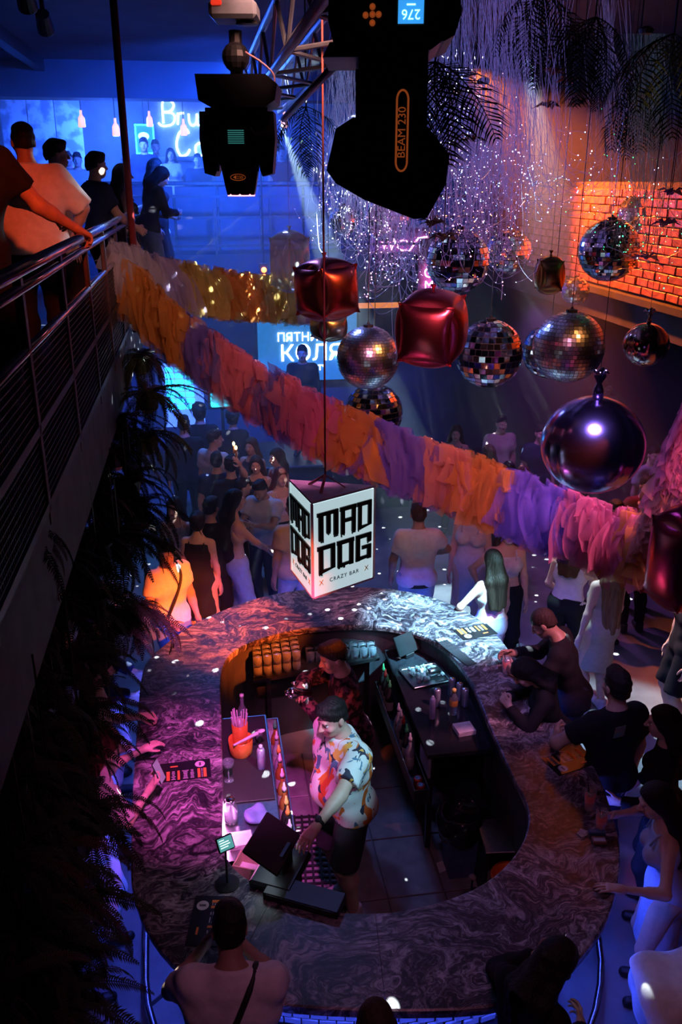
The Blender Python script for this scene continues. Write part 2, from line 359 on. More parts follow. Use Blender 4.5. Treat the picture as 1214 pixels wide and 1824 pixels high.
# ---- ground floor stage: led screens, WC neon, vertical neon
p = PD(548, 618, 15.35)
scr = thing('led_screen', 'blue projection screen with white Cyrillic lettering behind the dance floor', 'screen', (p.x, p.y, p.z))
MB().box((0, .05, 0), (1.75, .06, 1.2)).build('panel', mat('screen_blue', (.05, .2, .4), rough=.5, emit=.55, ec=(.02, .22, .62)), scr); MB().box((0, .08+(15.54-p.y-.08)/2, 0), (1.85, 15.54-p.y-.08, 1.3)).build('frame', M_black, scr)
WH = glow('white', (1, .95, .95), 5)
for tx, sz, x, z in (('ПЯТНИЦ', .21, -.10, .17), ('КОЛЯ', .40, .06, -.12), ('"ПАТ"', .13, .12, -.38)):
    ob('lettering', text_mesh(tx, sz, .004, WH), scr, (x, 0, z), (PI/2, 0, 0))
p = PD(327, 705, 13.6); s2 = thing('led_wall', 'bright cyan led panel glowing beside the ferns', 'screen', (p.x, p.y, p.z))
MB().box((0, .05, 0), (.62, .06, 1.0)).build('panel', mat('led_blue', (.1, .2, .6), rough=.5, emit=1.2, ec=(.08, .2, .9)), s2)
for i in range(7):
    for j in range(3): MB().box((-.2+j*.15, 0, .42-i*.1), (.12, .03, .06)).build('led_tile', glow('led_cyan', (.02, .75, 1), 3.2), s2)
p = PD(395, 712, 13.2); s3 = thing('video_screen', 'small cyan led panel seen under the garland', 'screen', (p.x, p.y, p.z))
MB().box((0, 0, 0), (.34, .05, .22), bev=.02).build('panel', glow('led_cyan', (.02, .75, 1), 3.2), s3); MB().box((0, .04, 0), (.42, .03, .3)).build('frame', M_black, s3); MB().box((0, .06, -1), (.05, .04, 2*p.z-.0)).build('pole', M_black, s3).location.z = -p.z/2+1
p = PD(701, 437, 13.0); wc = thing('wc_sign', 'pink neon WC sign with a slanted stroke', 'sign', (p.x, p.y, p.z), -.1)
PK = glow('pink', (1, .28, .55), 7)
ob('lettering', text_mesh('WC', .24, .01, PK), wc, (0, 0, 0), (PI/2, .08, 0)); MB().tube([(-.05, 0, -.17), (.2, 0, -.14), (.36, 0, .1), (.5, 0, .12)], .014, 6).build('stroke', PK, wc); MB().box((.1, .06, 0), (.9, .03, .5)).build('board', mat('sign_board', (.15, .05, .25), rough=.7), wc)
p = PD(764, 492, 12.2); rm = thing('vertical_sign', 'vertical pink neon sign with letters O and M above the dance floor', 'sign', (p.x, p.y, p.z), -.1)
ob('letter_o', text_mesh('O', .2, .01, PK), rm, (0, 0, .04), (PI/2, 0, 0)); ob('letter_m', text_mesh('M', .17, .01, PK), rm, (0, 0, -.13), (PI/2, 0, 0)); MB().sphere((0, 0, .15), .022).build('dot', PK, rm)
MB().box((0, .06, .1), (.3, .03, .8)).build('board', mat('sign_board2', (.25, .1, .3), rough=.6), rm); MB().tube([(0, .07, .3), (0, .07, 6.3-p.z)], .012, 6).build('pipe', M_black, rm)
p = PD(470, 487, 11.5); bc = thing('warning_lamp', 'small glowing orange double lamp left of the clear balloon', 'lamp', (p.x, p.y, p.z))
for dz in (.045, -.045): MB().sphere((0, 0, dz), .035).build('bulb', glow('orange', (1, .16, .02), 9), bc)
MB().box((0, .05, 0), (.12, .04, .26), bev=.01).build('housing', M_black, bc); MB().tube([(0, .05, .1), (0, .05, 6.3-p.z)], .012, 6).build('pipe', M_black, bc)
bs = thing('stage_shelf', 'orange glowing shelf edge behind the balloons', 'shelf', PD(672, 544, 12.0))
MB().box((0, 0, 0), (.7, .2, .05), bev=.01).build('board', mat('wood_orange_glow', (.7, .3, .1), rough=.5, emit=.5, ec=(1, .3, .08)), bs);  # orange light on the board is put in as its own emission
for d in (-1, 1): MB().tube([(d*.3, .05, 0), (d*.3, .05, 6.3-bs.location.z)], .008, 6).build('hanger', M_black, bs)
# ------------------------------------------------------------------ the oval bar
def marble():
    m = bpy.data.materials.new('swirled_marble'); m.use_nodes = True; nt = m.node_tree; b = nt.nodes['Principled BSDF']
    L = nt.links.new; N = nt.nodes.new
    tc = N('ShaderNodeTexCoord')
    def noise(sc, det, dist, vec, rough=.55): n = N('ShaderNodeTexNoise'); n.inputs['Scale'].default_value = sc; n.inputs['Detail'].default_value = det; n.inputs['Distortion'].default_value = dist; n.inputs['Roughness'].default_value = rough; L(vec, n.inputs['Vector']); return n
    w1 = noise(1.3, 4, .5, tc.outputs['Object']); va = N('ShaderNodeVectorMath'); va.operation = 'MULTIPLY_ADD'; va.inputs[1].default_value = (1.3, 1.3, 1.3); L(w1.outputs['Color'], va.inputs[0]); L(tc.outputs['Object'], va.inputs[2])
    mp = N('ShaderNodeMapping'); mp.inputs['Scale'].default_value = (1.0, 3.4, 1.0); mp.inputs['Rotation'].default_value = (0, 0, .5); L(va.outputs[0], mp.inputs[0])
    w2 = noise(2.6, 7, 1.1, mp.outputs[0], .62); mul = N('ShaderNodeMath'); mul.operation = 'MULTIPLY'; mul.inputs[1].default_value = 34; L(w2.outputs[0], mul.inputs[0]); sn = N('ShaderNodeMath'); sn.operation = 'SINE'; L(mul.outputs[0], sn.inputs[0])
    n3 = noise(3.0, 8, .8, mp.outputs[0], .7); n4 = noise(30, 5, .5, tc.outputs['Object'], .75)
    m1 = N('ShaderNodeMath'); m1.operation = 'MULTIPLY_ADD'; m1.inputs[1].default_value = .11; L(sn.outputs[0], m1.inputs[0]); L(n3.outputs[0], m1.inputs[2])
    m2 = N('ShaderNodeMath'); m2.operation = 'MULTIPLY_ADD'; m2.inputs[1].default_value = .36; L(n4.outputs[0], m2.inputs[0]); L(m1.outputs[0], m2.inputs[2])
    rp = N('ShaderNodeValToRGB'); e = rp.color_ramp.elements; e[0].position = .46; e[0].color = (.008, .006, .010, 1); e[1].position = .96; e[1].color = (.60, .55, .58, 1)
    k = e.new(.58); k.color = (.035, .027, .036, 1); k = e.new(.68); k.color = (.10, .085, .10, 1); k = e.new(.80); k.color = (.27, .24, .26, 1)
    L(m2.outputs[0], rp.inputs[0]); L(rp.outputs[0], b.inputs['Base Color']); b.inputs['Roughness'].default_value = .36
    return m
M_marble = marble()
outp = [(255,1190),(240,1350),(235,1480),(238,1600),(300,1710),(400,1770),(500,1790),(700,1800),(900,1790),(1000,1740),(1080,1640),(1105,1530),(1090,1450),(1060,1370),(1010,1290),(960,1240),(900,1150),(850,1100),(760,1060),(640,1045),(500,1055),(400,1085),(330,1120),(280,1160)]
innp = [(400,1180),(460,1140),(560,1118),(680,1115),(770,1140),(830,1200),(870,1290),(910,1380),(940,1440),(930,1500),(880,1560),(800,1600),(680,1625),(550,1615),(450,1570),(400,1520),(398,1400),(395,1290)]
BCX, BCY, CT = .92, 5.2, 1.1
def ring(pts, N, smooth=2):
    c = catmull([PZ(x, y, CT) for x, y in pts], 8, True); poly = [(v.x-BCX, v.y-BCY) for v in c]; out = []
    for i in range(N):
        a = 2*PI*i/N; dx, dy = math.cos(a), math.sin(a); best = 0
        for j in range(len(poly)):
            (x1, y1), (x2, y2) = poly[j], poly[(j+1) % len(poly)]; ex, ey = x2-x1, y2-y1; den = dx*ey-dy*ex
            if abs(den) < 1e-9: continue
            t_ = (x1*ey-y1*ex)/den; u = (x1*dy-y1*dx)/den
            if -1e-6 <= u <= 1+1e-6 and t_ > best: best = t_
        out.append(best)
    for _ in range(smooth): out = [(out[i-1]+2*out[i]+out[(i+1) % N])/4 for i in range(N)]
    return out
NB = 120
RO, RI = ring(outp, NB), ring(innp, NB)
def bp(i, r): a = 2*PI*i/NB; return (BCX+math.cos(a)*r, BCY+math.sin(a)*r)
def ro(a): i = a/(2*PI)*NB % NB; j = int(i); u = i-j; return RO[j]*(1-u)+RO[(j+1) % NB]*u
bar = thing('bar_counter', 'oval bar counter topped with swirled dark marble slabs', 'bar', (BCX, BCY, 0))
def ringseg(i0, i1, prof, gap=0):
    """prof: list of (k, dr, z): k 0 inner ring, 1 outer ring"""
    mb = MB(); n = len(prof); L = i1-i0+1
    for s_ in range(L):
        i = i0+s_; g = gap if s_ == 0 else -gap if s_ == L-1 else 0; a = 2*PI*(i+g)/NB; ii = i % NB
        for (k, dr, z) in prof:
            r_ = (RO[ii] if k else RI[ii])+dr; mb.v.append((math.cos(a)*r_, math.sin(a)*r_, z))
    for s_ in range(L-1):
        for q in range(n): mb.f.append((s_*n+q, s_*n+(q+1) % n, (s_+1)*n+(q+1) % n, (s_+1)*n+q))
    mb.f += [tuple(range(n-1, -1, -1)), tuple((L-1)*n+q for q in range(n))]; mb.mi = [0]*len(mb.f); return mb
slabs = [0, 13, 25, 38, 50, 60, 71, 81, 88, 96, 108, 120]
tp = [(0, .012, CT), (1, -.012, CT), (1, -.002, CT-.006), (1, 0, CT-.02), (1, -.004, CT-.055), (1, -.02, CT-.06), (0, .02, CT-.06), (0, .002, CT-.05), (0, 0, CT-.02), (0, .004, CT-.005)]
for a, b in zip(slabs[:-1], slabs[1:]): ringseg(a, b, tp, .012).build('stone_slab', M_marble, bar)
M_barbody = mat('bar_cladding', (.05, .05, .065), (.03, .03, .04), rough=.6, scale=5)
ringseg(0, NB, [(1, -.27, CT-.061), (1, -.27, 0), (1, -.31, 0), (1, -.31, CT-.061)]).build('outer_panel', M_barbody, bar)
ringseg(0, NB, [(0, .09, CT-.061), (0, .09, .0), (0, .05, .0), (0, .05, CT-.061)]).build('inner_panel', M_barbody, bar)
LED = mat('led_uv', (.2, .25, 1), (.2, .25, 1), emit=42, ec=(.06, .10, 1.0))
ringseg(0, NB, [(1, -.10, CT-.062), (1, -.10, CT-.074), (1, -.125, CT-.074), (1, -.125, CT-.062)]).build('led_strip', LED, bar)
# mosaic tiles on the near front of the bar
M_tile = mat('mosaic_tile', (.5, .52, .58), (.38, .4, .46), rough=.2)
tm_ = MB().box((0, 0, 0), (.088, .014, .04), bev=.004).mesh('mosaic_tile', M_tile)
for r_ in range(8):
    for q in range(26):
        a = R(238+q*2.75+(1.4 if r_ % 2 else 0)); rr = ro(a)-.262; 
        o = ob('mosaic_tile', tm_, bar, (math.cos(a)*rr, math.sin(a)*rr, 1.0-r_*.046), (0, 0, a+PI/2))
# foot rail
fr = thing('foot_rail', 'steel tube foot rail around the near side of the bar', 'rail', (BCX, BCY, 0))
pts = [(math.cos(R(a))*(ro(R(a))-.02), math.sin(R(a))*(ro(R(a))-.02), .2) for a in range(165, 330, 5)]
MB().tube(pts, .022, 10).build('tube', mat('brushed_steel', (.5, .5, .55), rough=.25, metal=1), fr, True)
for a in range(170, 330, 25): MB().tube([(math.cos(R(a))*(ro(R(a))-.02), math.sin(R(a))*(ro(R(a))-.02), .2), (math.cos(R(a))*(ro(R(a))-.29), math.sin(R(a))*(ro(R(a))-.29), .2)], .012, 6).build('bracket', M_steel_dark, fr)

# ---- inside the bar: floor tiles, rubber mat, work stations
M_btile = mat('bar_floor_tile', (.30, .28, .30), (.2, .19, .2), rough=.5, scale=8, detail=8)
for i in range(4):
    for j in range(5):
        x, y = .45+i*.42, 3.85+j*.6
        o = MB().box((0, 0, 0), (.41, .59, .016), bev=.004).build('floor_tile', M_btile, fl, loc=(x, y, .008))
rm_ = thing('rubber_mat', 'black perforated rubber mat on the floor behind the bar', 'mat', (.62, 4.75, .017), R(-4))
mb = MB()
for i in range(9): mb.box((-.24+i*.06, 0, .008), (.018, 1.9, .014))
MB.build(mb, 'mat_ribs', mat('rubber', (.012, .012, .014), rough=.7), rm_)
mb = MB()
for j in range(32): mb.box((0, -.93+j*.06, .008), (.5, .018, .012))
mb.build('mat_cross_ribs', MATS['rubber'], rm_)
M_inox = mat('stainless', (.55, .56, .58), (.45, .46, .48), rough=.28, metal=1, scale=40)
M_blackmat = mat('bar_mat_rubber', (.03, .025, .03), (.015, .012, .015), rough=.5, scale=160, bump=.4)
# left work station with its bottle rail
lw = thing('work_station', 'left steel work station with a black drip mat, under the counter', 'counter', (0, 0, 0))
MB().box((.12, 5.1, .865), (.40, 1.62, .03), bev=.006).build('worktop', M_inox, lw); MB().box((.12, 5.38, .888), (.37, 1.0, .012), bev=.004).build('drip_mat', M_blackmat, lw)
MB().box((.12, 5.1, .43), (.36, 1.55, .84)).build('cabinet', M_steel_dark, lw)
sr = MB(); sr.box((.375, 5.2, .60), (.09, 1.75, .012)); sr.box((.42, 5.2, .66), (.008, 1.75, .13)); sr.box((.331, 5.2, .66), (.006, 1.75, .13)); sr.box((.375, 4.325, .66), (.09, .006, .13)); sr.box((.375, 6.075, .66), (.09, .006, .13)); sr.build('speed_rail', M_inox, lw)
MB().box((-.06, 4.66, 1.0), (.03, .5, .03), bev=.005).build('lamp_strip', mat('pink_tube', (1, .5, .85), emit=26, ec=(1, .25, .75)), lw)
# right work station
rw = thing('back_station', 'right black stone work station behind the bar', 'counter', (0, 0, 0))
qd = [(1.50, 6.72), (1.42, 6.72), (1.47, 5.17), (1.98, 5.19), (2.02, 5.9), (1.9, 6.6)]
MB().prism(qd[::-1] if False else [(1.45, 5.17), (1.95, 5.17), (1.98, 5.9), (1.86, 6.5), (1.7, 6.72), (1.45, 6.72)], .865, .90).build('worktop', mat('black_stone', (.02, .022, .028), (.012, .013, .018), rough=.16, scale=30), rw)
MB().prism([(1.50, 5.75), (1.93, 5.75), (1.93, 5.9), (1.83, 6.45), (1.68, 6.66), (1.50, 6.66)], .0, .865).build('cabinet', M_steel_dark, rw)
MB().box((1.47, 5.30, .78), (.02, .25, .18)).build('end_panel', mat('panel_grey', (.3, .32, .4), rough=.5), rw)
sr = MB(); sr.box((1.385, 5.8, .58), (.11, 1.5, .012)); sr.box((1.332, 5.8, .63), (.008, 1.5, .12)); sr.box((1.44, 5.8, .63), (.006, 1.5, .12)); sr.box((1.385, 5.055, .63), (.11, .006, .12)); sr.box((1.385, 6.545, .63), (.11, .006, .12)); sr.build('speed_rail', M_steel_dark, rw)
for x in (1.49, 1.93): MB().box((x, 5.22, .43), (.04, .04, .86)).build('leg', M_steel_dark, rw)
MB().box((1.72, 5.3, .40), (.42, .35, .02)).build('low_shelf', M_steel_dark, rw)
# far shelf with upturned glasses
gsf = thing('glass_shelf', 'dark shelf under the far counter holding rows of glasses', 'shelf', (0, 0, 0))
MB().prism([(.25, 6.5), (1.4, 6.72), (1.4, 6.98), (.9, 7.02), (.3, 6.88)], .80, .83).build('board', M_steel_dark, gsf)
for x in (.4, 1.3): MB().box((x, 6.8, .4), (.04, .04, .8)).build('leg', M_steel_dark, gsf)
M_glass = mat('clear_glass', (.75, .85, .95), (.7, .8, .9), rough=.06, trans=.85, spec=.6)
gm = MB().lathe([(.034, 0), (.034, .004), (.036, .004), (.041, .095), (.038, .095), (.032, .012), (.0, .012)], n=14, cap=False).mesh('glass', M_glass, True)
gm2 = gm.copy(); gm2.transform(Matrix.Rotation(PI, 4, 'X') @ Matrix.Translation((0, 0, -.096)))
def drink_glass(x, y, z, label, group): return tag(ob('tumbler', gm2, None, (x, y, z)), label, 'glass', group)
for k in range(5):
    for j in range(4):
        for lv in range(2):
            drink_glass(.30+k*.085, 6.58+j*.085+k*.012, .831+lv*.1, 'upturned tumbler, %s from left, %s row from the front, %s layer of the left stack' % (ORD[k], ORD[j], ['lower', 'upper'][lv]), 'tumblers at the left of the glass shelf')
for k in range(8):
    for j in range(2): drink_glass(.78+k*.08, 6.76+j*.085, .831, 'upturned tumbler, %s from left in the %s row right of the left stack' % (ORD[k], ['front', 'back'][j]), 'tumblers at the right of the glass shelf')
# ------------------------------------------------------------------ things hanging over the hall
M_mirror = mat('mirror', (.86, .88, .92), (.8, .82, .86), rough=.06, metal=1)
def cord(parent, z1, r=.003, m=None, z0=0): return MB().tube([(0, 0, z0), (0, 0, z1)], r, 5).build('cord', m or M_steel_dark, parent)
M_mirror2 = mat('mirror_satin', (.86, .88, .92), (.8, .82, .86), rough=.26, metal=1)
def disco(px, py, d, rpx, label, tilt=.06, n=44, mm=None):
    p = PD(px, py, d); r_ = rpx*d/FPX; t = thing('disco_ball', label, 'disco ball', (p.x, p.y, p.z), random.uniform(0, 3), 'mirror balls')
    mb = MB(); nv = n//2
    for i in range(nv):
        a0, a1 = PI*(i+.06)/nv, PI*(i+.94)/nv; m_ = max(4, int(n*math.sin(PI*(i+.5)/nv)))
        for k in range(m_):
            b0, b1 = 2*PI*(k+.04)/m_, 2*PI*(k+.96)/m_; q = []
            am, bmid = (a0+a1)/2, (b0+b1)/2; nn = Vector((math.sin(am)*math.cos(bmid), math.sin(am)*math.sin(bmid), math.cos(am)))
            tl = Vector((random.gauss(0, tilt), random.gauss(0, tilt), random.gauss(0, tilt)))
            for (a, b) in ((a0, b0), (a1, b0), (a1, b1), (a0, b1)):
                v = Vector((math.sin(a)*math.cos(b), math.sin(a)*math.sin(b), math.cos(a)))*r_; off = tl.dot(v-nn*r_); q.append(v+nn*off)
            mb.add(q, [(0, 1, 2, 3)])
    stuff(mb.build('mirror_tiles', mm or M_mirror, t)); MB().sphere((0, 0, 0), r_*.985, 24, 14).build('core', mat('ball_core', (.1, .1, .12), rough=.6), t, True)
    MB().lathe([(r_*.16, r_*.97), (r_*.16, r_*1.04), (r_*.05, r_*1.06), (r_*.03, r_*1.12)], n=12).build('cap', M_steel_dark, t); cord(t, 6.3-p.z, .0035, M_chrome, r_*1.1)
    return t
disco(655, 637, 7.0, 56, 'large mirror ball with pale cyan sheen left of the red foil cube', .012, 64, M_mirror2)
disco(870, 630, 7.2, 60, 'large mirror ball with coarse mirrors right of the red foil cube', .05, 34)
disco(1012, 618, 6.6, 63, 'large mirror ball lit orange from the right', .02, 54, M_mirror2)
disco(978, 626, 7.6, 48, 'mirror ball half hidden behind the orange lit one', .03, 44)
disco(815, 465, 7.6, 56, 'mirror ball wrapped in fibre strands above the red foil cube', .07, 34)
disco(905, 448, 8.6, 40, 'small mirror ball among fibres beside the brick wall', .06, 30)
disco(1084, 446, 7.4, 54, 'mirror ball in front of the orange bricks', .04, 44)
disco(1140, 384, 8.2, 40, 'topmost mirror ball at the right under the palm leaves', .05, 36)
disco(690, 388, 8.8, 42, 'mirror ball above the pink WC sign', .06, 34)
disco(612, 392, 9.4, 26, 'smallest mirror ball at the left end of the fibres', .05, 26)
disco(665, 735, 7.8, 52, 'mirror ball low behind the tulle garland', .04, 36)
disco(1024, 518, 8.8, 25, 'tiny mirror ball between the brick wall and the orange lit ball', .05, 26)
def foil(name, c, c2, rough=.1): rough = rough+.12; return mat('foil_'+name, c, c2, rough=rough, metal=1, scale=2.5, bump=.04)
def cube_balloon(px, py, d, wpx, hpx, label, m, rz, tilt=(0, 0), hang=True):
    p = PD(px, py, d); s_ = wpx*d/FPX/1.30; hz_ = hpx*d/FPX/1.12; t = thing('cube_balloon', label, 'balloon', (p.x, p.y, p.z), rz, 'foil cube balloons'); t.rotation_euler = (tilt[0], tilt[1], rz)
    N = 14; mb = MB(); h = .5
    for ax in range(3):
        for sg in (-1, 1):
            vs = []
            for i in range(N+1):
                for j in range(N+1):
                    u, v = -1+2*i/N, -1+2*j/N; b = (1-u*u)*(1-v*v); pin = 1-.10*(1-u*u)*abs(v)**6-.10*(1-v*v)*abs(u)**6
                    wr = .006*math.sin(26*u)*abs(v)**5*(1-abs(v)**30)+.006*math.sin(26*v)*abs(u)**5*(1-abs(u)**30)
                    q = [0, 0, 0]; q[ax] = sg*(h*.93*(1-.0*b)+h*.34*b**.7+wr-.03*(abs(u)**8+abs(v)**8-2*abs(u*v)**8)); q[(ax+1) % 3] = u*h*pin*.98; q[(ax+2) % 3] = v*h*pin*.98
                    vs.append((q[0]*s_, q[1]*s_, q[2]*hz_))
            fs = [(i*(N+1)+j, (i+1)*(N+1)+j, (i+1)*(N+1)+j+1, i*(N+1)+j+1) for i in range(N) for j in range(N)]
            if sg < 0: fs = [f[::-1] for f in fs]
            mb.add(vs, fs)
    mb.build('foil_skin', m, t, True)
    MB().lathe([(.004, 0), (.015, .02), (.006, .03), (.02, .06)], (0, 0, hz_*.56), 8).build('valve', m, t)
    if hang:
        c = MB().tube([(0, 0, hz_*.6), (0, 0, 6.2-p.z)], .0018, 4).build('thread', M_chrome, t)
    return t
F_red = foil('red', (.75, .14, .12), (.5, .08, .12), .14); F_dark = foil('blue', (.12, .12, .22), (.3, .06, .07), .13); F_gold = foil('gold', (.55, .45, .3), (.4, .3, .25), .15)
cube_balloon(768, 585, 5.6, 132, 122, 'big shiny dark red foil cube balloon in the centre', foil('ruby', (.75, .12, .12), (.5, .07, .16), .16), R(-28), (R(6), R(2)))
cube_balloon(581, 516, 6.2, 112, 98, 'dark red and blue foil cube balloon above the projection screen', F_red, R(30), (R(-2), R(-3)))
cube_balloon(585, 582, 7.2, 66, 46, 'small gold foil cube balloon peeking below another cube', F_gold, R(20))
cube_balloon(978, 490, 7.4, 56, 60, 'golden foil cube balloon hanging in front of the brick wall', foil('bronze', (.6, .35, .12), (.3, .12, .06), .12), R(-12))
cube_balloon(1215, 995, 4.6, 118, 185, 'dark red foil cube balloon cut by the right picture edge', foil('wine', (.65, .09, .10), (.35, .07, .16), .16), R(18), (R(4), R(-4)))
# clear iridescent balloon
cb = cube_balloon(516, 466, 7.2, 70, 96, 'translucent iridescent balloon shaped like a lantern, lit by the beam', mat('iridescent_film', (.55, .75, .70), (.65, .5, .35), rough=.12, metal=.55, alpha=.62, scale=4), R(40), (0, 0))
# foil orbs
def orb(px, py, d, rpx, label, m):
    p = PD(px, py, d); r_ = rpx*d/FPX; t = thing('orb_balloon', label, 'balloon', (p.x, p.y, p.z), R(20), 'foil orb balloons')
    mb = MB(); NU, NV = 64, 28; vs = []
    for i in range(NV+1):
        a = PI*i/NV
        for k in range(NU):
            b = 2*PI*k/NU; gore = abs(math.cos(2*b)) ; sm = 1-.045*(1-abs(math.sin(2*b)))**5; wr = 1+.010*math.sin(34*a)*(1-abs(math.sin(2*b)))**3*math.sin(a)
            rr = r_*math.sin(a)*sm*wr; vs.append((rr*math.cos(b), rr*math.sin(b), r_*math.cos(a)*.93*(1+.03*abs(math.cos(a)))))
    mb.add(vs, [(i*NU+k, (i+1)*NU+k, (i+1)*NU+(k+1) % NU, i*NU+(k+1) % NU) for i in range(NV) for k in range(NU)])
    mb.build('foil_skin', m, t, True)
    nk = MB(); z = r_*.93; nk.lathe([(.03*r_/.28, z), (.026*r_/.28, z+.05*r_/.28), (.014*r_/.28, z+.08*r_/.28), (.035*r_/.28, z+.12*r_/.28), (.02*r_/.28, z+.15*r_/.28)], n=9); nk.build('neck', m, t, True)
    b = MB(); z2 = z+.12*r_/.28
    for a in (.4, 2.2, 3.9, 5.3): b.tube([(0, 0, z2), (.03*math.cos(a), .03*math.sin(a), z2+.03), (.045*math.cos(a), .045*math.sin(a), z2+.015)], [.006, .014, .004], 6)
    b.build('ribbon_bow', M_chrome, t, True); MB().tube([(0, 0, z2), (0, 0, 6.25-p.z)], .0016, 4).build('thread', M_chrome, t)
orb(1055, 792, 4.7, 91, 'big violet chrome orb balloon above the garland end', foil('violet', (.62, .52, .95), (.52, .44, .85), .08))
orb(1150, 614, 6.4, 40, 'small dark chrome orb balloon near the right edge', foil('smoke', (.6, .45, .4), (.5, .36, .34), .0))

# ---- triangular hanging sign
p = PD(592, 985, 4.95)
sg = thing('hanging_sign', 'white three sided lit hanging box reading MAD DOG crazy bar', 'sign', (0, 0, 0))
A_, B_, C_ = PD(556, 985, 4.62), PD(666, 950, 4.98), PD(517, 935, 5.08)
zt, zb = PD(556, 881, 4.66).z, PD(556, 1090, 4.56).z
A2, B2, C2 = [Vector((q.x, q.y)) for q in (PD(556, 985, 4.62), PD(666, 945, 4.86), PD(517, 930, 4.95))]
cen = (A2+B2+C2)/3
sg.location = (cen.x, cen.y, zb); HS = zt-zb
tri = [A2-cen, B2-cen, C2-cen]
M_face = mat('lit_acrylic', (.85, .9, .92), (.82, .88, .9), rough=.35, scale=2, emit=.42, ec=(.62, .86, .92)); M_sw = mat('sign_white', (.82, .8, .82), rough=.5); M_ink = mat('sign_black', (.01, .01, .012), rough=.5); M_or = mat('sign_orange', (.9, .42, .04), rough=.5)
for (i, j) in ((0, 1), (1, 2), (2, 0)):
    a, b = tri[i], tri[j]; dv = (b-a); L_ = dv.length; ang = math.atan2(dv.y, dv.x); nrm = Vector((dv.y, -dv.x)).normalized(); mid = (a+b)/2
    pnl = MB().box((0, .006, HS/2), (L_*.985, .012, HS*.985)).build('face_panel', M_face, sg, loc=(mid.x, mid.y, 0)); pnl.rotation_euler = (0, 0, ang)
    if nrm.dot(mid) < 0: print('normal flip')
    # bold angular drip lettering, built as bars
    mb = MB(); W_ = L_*.86; x0 = -W_/2
    def bar_(x, z, w, h_, tip=0): # tip: slanted cut at the foot
        q = [(x, z), (x+w, z+tip), (x+w, z+h_), (x, z+h_-.0)]
        mb.add([(u, -.002, v) for u, v in q]+[(u, -.010, v) for u, v in q], [(0, 1, 2, 3), (7, 6, 5, 4), (0, 4, 5, 1), (1, 5, 6, 2), (2, 6, 7, 3), (3, 7, 4, 0)])
    def drips(x, z, w):
        for q in range(3): bar_(x+w*(.08+.32*q), z-.012*HS*random.uniform(.5, 2.6), w*.2, .03*HS)
    k = W_*.075; lh = .285*HS
    def letter(ch, x, w, z):
        st = w*.27
        if ch == 'M':
            bar_(x, z, st*.9, lh); bar_(x+w-st*.9, z+.02*HS, st*.9, lh-.02*HS); bar_(x+w/2-st*.4, z+lh*.22, st*.8, lh*.78); bar_(x-st*.25, z+lh-.035*HS, w+st*.2, .04*HS); drips(x, z, st); drips(x+w/2-st*.4, z+lh*.22, st*.8); drips(x+w-st*.9, z+.02*HS, st*.9)
        elif ch == 'A':
            bar_(x, z, st, lh); bar_(x+w-st, z, st, lh); bar_(x-st*.2, z+lh-.04*HS, w+st*.3, .045*HS); bar_(x+st, z+lh*.42, w-2*st, .04*HS); drips(x, z, st); drips(x+w-st, z, st)
        elif ch == 'D':
            bar_(x, z, st, lh); bar_(x+w-st, z+.02*HS, st, lh-.02*HS); bar_(x-st*.3, z+lh-.04*HS, w+st*.3, .045*HS); bar_(x, z-.012*HS, w, .045*HS, .035*HS); drips(x, z, st*.8)
        elif ch == 'O':
            bar_(x, z, st, lh); bar_(x+w-st, z, st, lh); bar_(x-st*.15, z+lh-.04*HS, w+st*.3, .045*HS); bar_(x, z-.004*HS, w, .045*HS, .02*HS); drips(x, z, w*.5)
        elif ch == 'G':
            bar_(x, z, st, lh); bar_(x, z+lh-.04*HS, w, .045*HS); bar_(x+w-st, z+lh*.68, st, lh*.32); bar_(x, z, w, .045*HS, .015*HS); bar_(x+w-st, z, st, lh*.5); bar_(x+w*.4, z+lh*.42, w*.6, .04*HS); drips(x+w-st, z+lh*.68, st)
    for word, z in (('MAD', .60), ('DOG', .245)):
        ws = [.36, .28, .26] if word == 'MAD' else [.30, .30, .30]; x = x0
        for ch, ww in zip(word, ws): letter(ch, x+.02*W_, W_*ww, z*HS); x += W_*(ww+.045)
    o = mb.build('lettering', M_ink, pnl)
    o.location = (0, 0, 0)
    ob('lettering', text_mesh('CRAZY BAR', .042*HS/.7, .001, M_ink, spacing=1.25), pnl, (0, -.003, .135*HS), (PI/2, 0, 0))
    for dx in (-1, 1): ob('cross_mark', text_mesh('X', .055*HS/.7, .001, M_or), pnl, (dx*L_*.37, -.003, .135*HS), (PI/2, 0, 0))
MB().prism([tuple(v*1.005) for v in tri], HS, HS+.012).build('lid', M_sw, sg); MB().prism([tuple(v*1.005) for v in tri], -.012, 0).build('bottom_board', M_sw, sg)
for v in tri: MB().box((v.x*.995, v.y*.995, HS/2), (.014, .014, HS)).build('corner_trim', M_sw, sg)
hk = MB(); hk.tube([(tri[0]*.35).to_3d()+Vector((0, 0, HS+.012)), (tri[0]*.12).to_3d()+Vector((.0, 0, HS+.06)), (0, 0, HS+.09)], .008, 6); hk.tube([(tri[1]*.4).to_3d()+Vector((0, 0, HS+.012)), (0, 0, HS+.09)], .004, 5); hk.tube([(tri[2]*.45).to_3d()+Vector((0, 0, HS+.012)), (0, 0, HS+.09)], .008, 6)
hk.build('hanger_straps', mat('strap_pink', (.6, .3, .3), rough=.6), sg); MB().tube([(0, 0, HS+.09), (0, 0, 6.2-zb)], .005, 6).build('rope', mat('rope_red', (.35, .08, .06), rough=.7), sg)

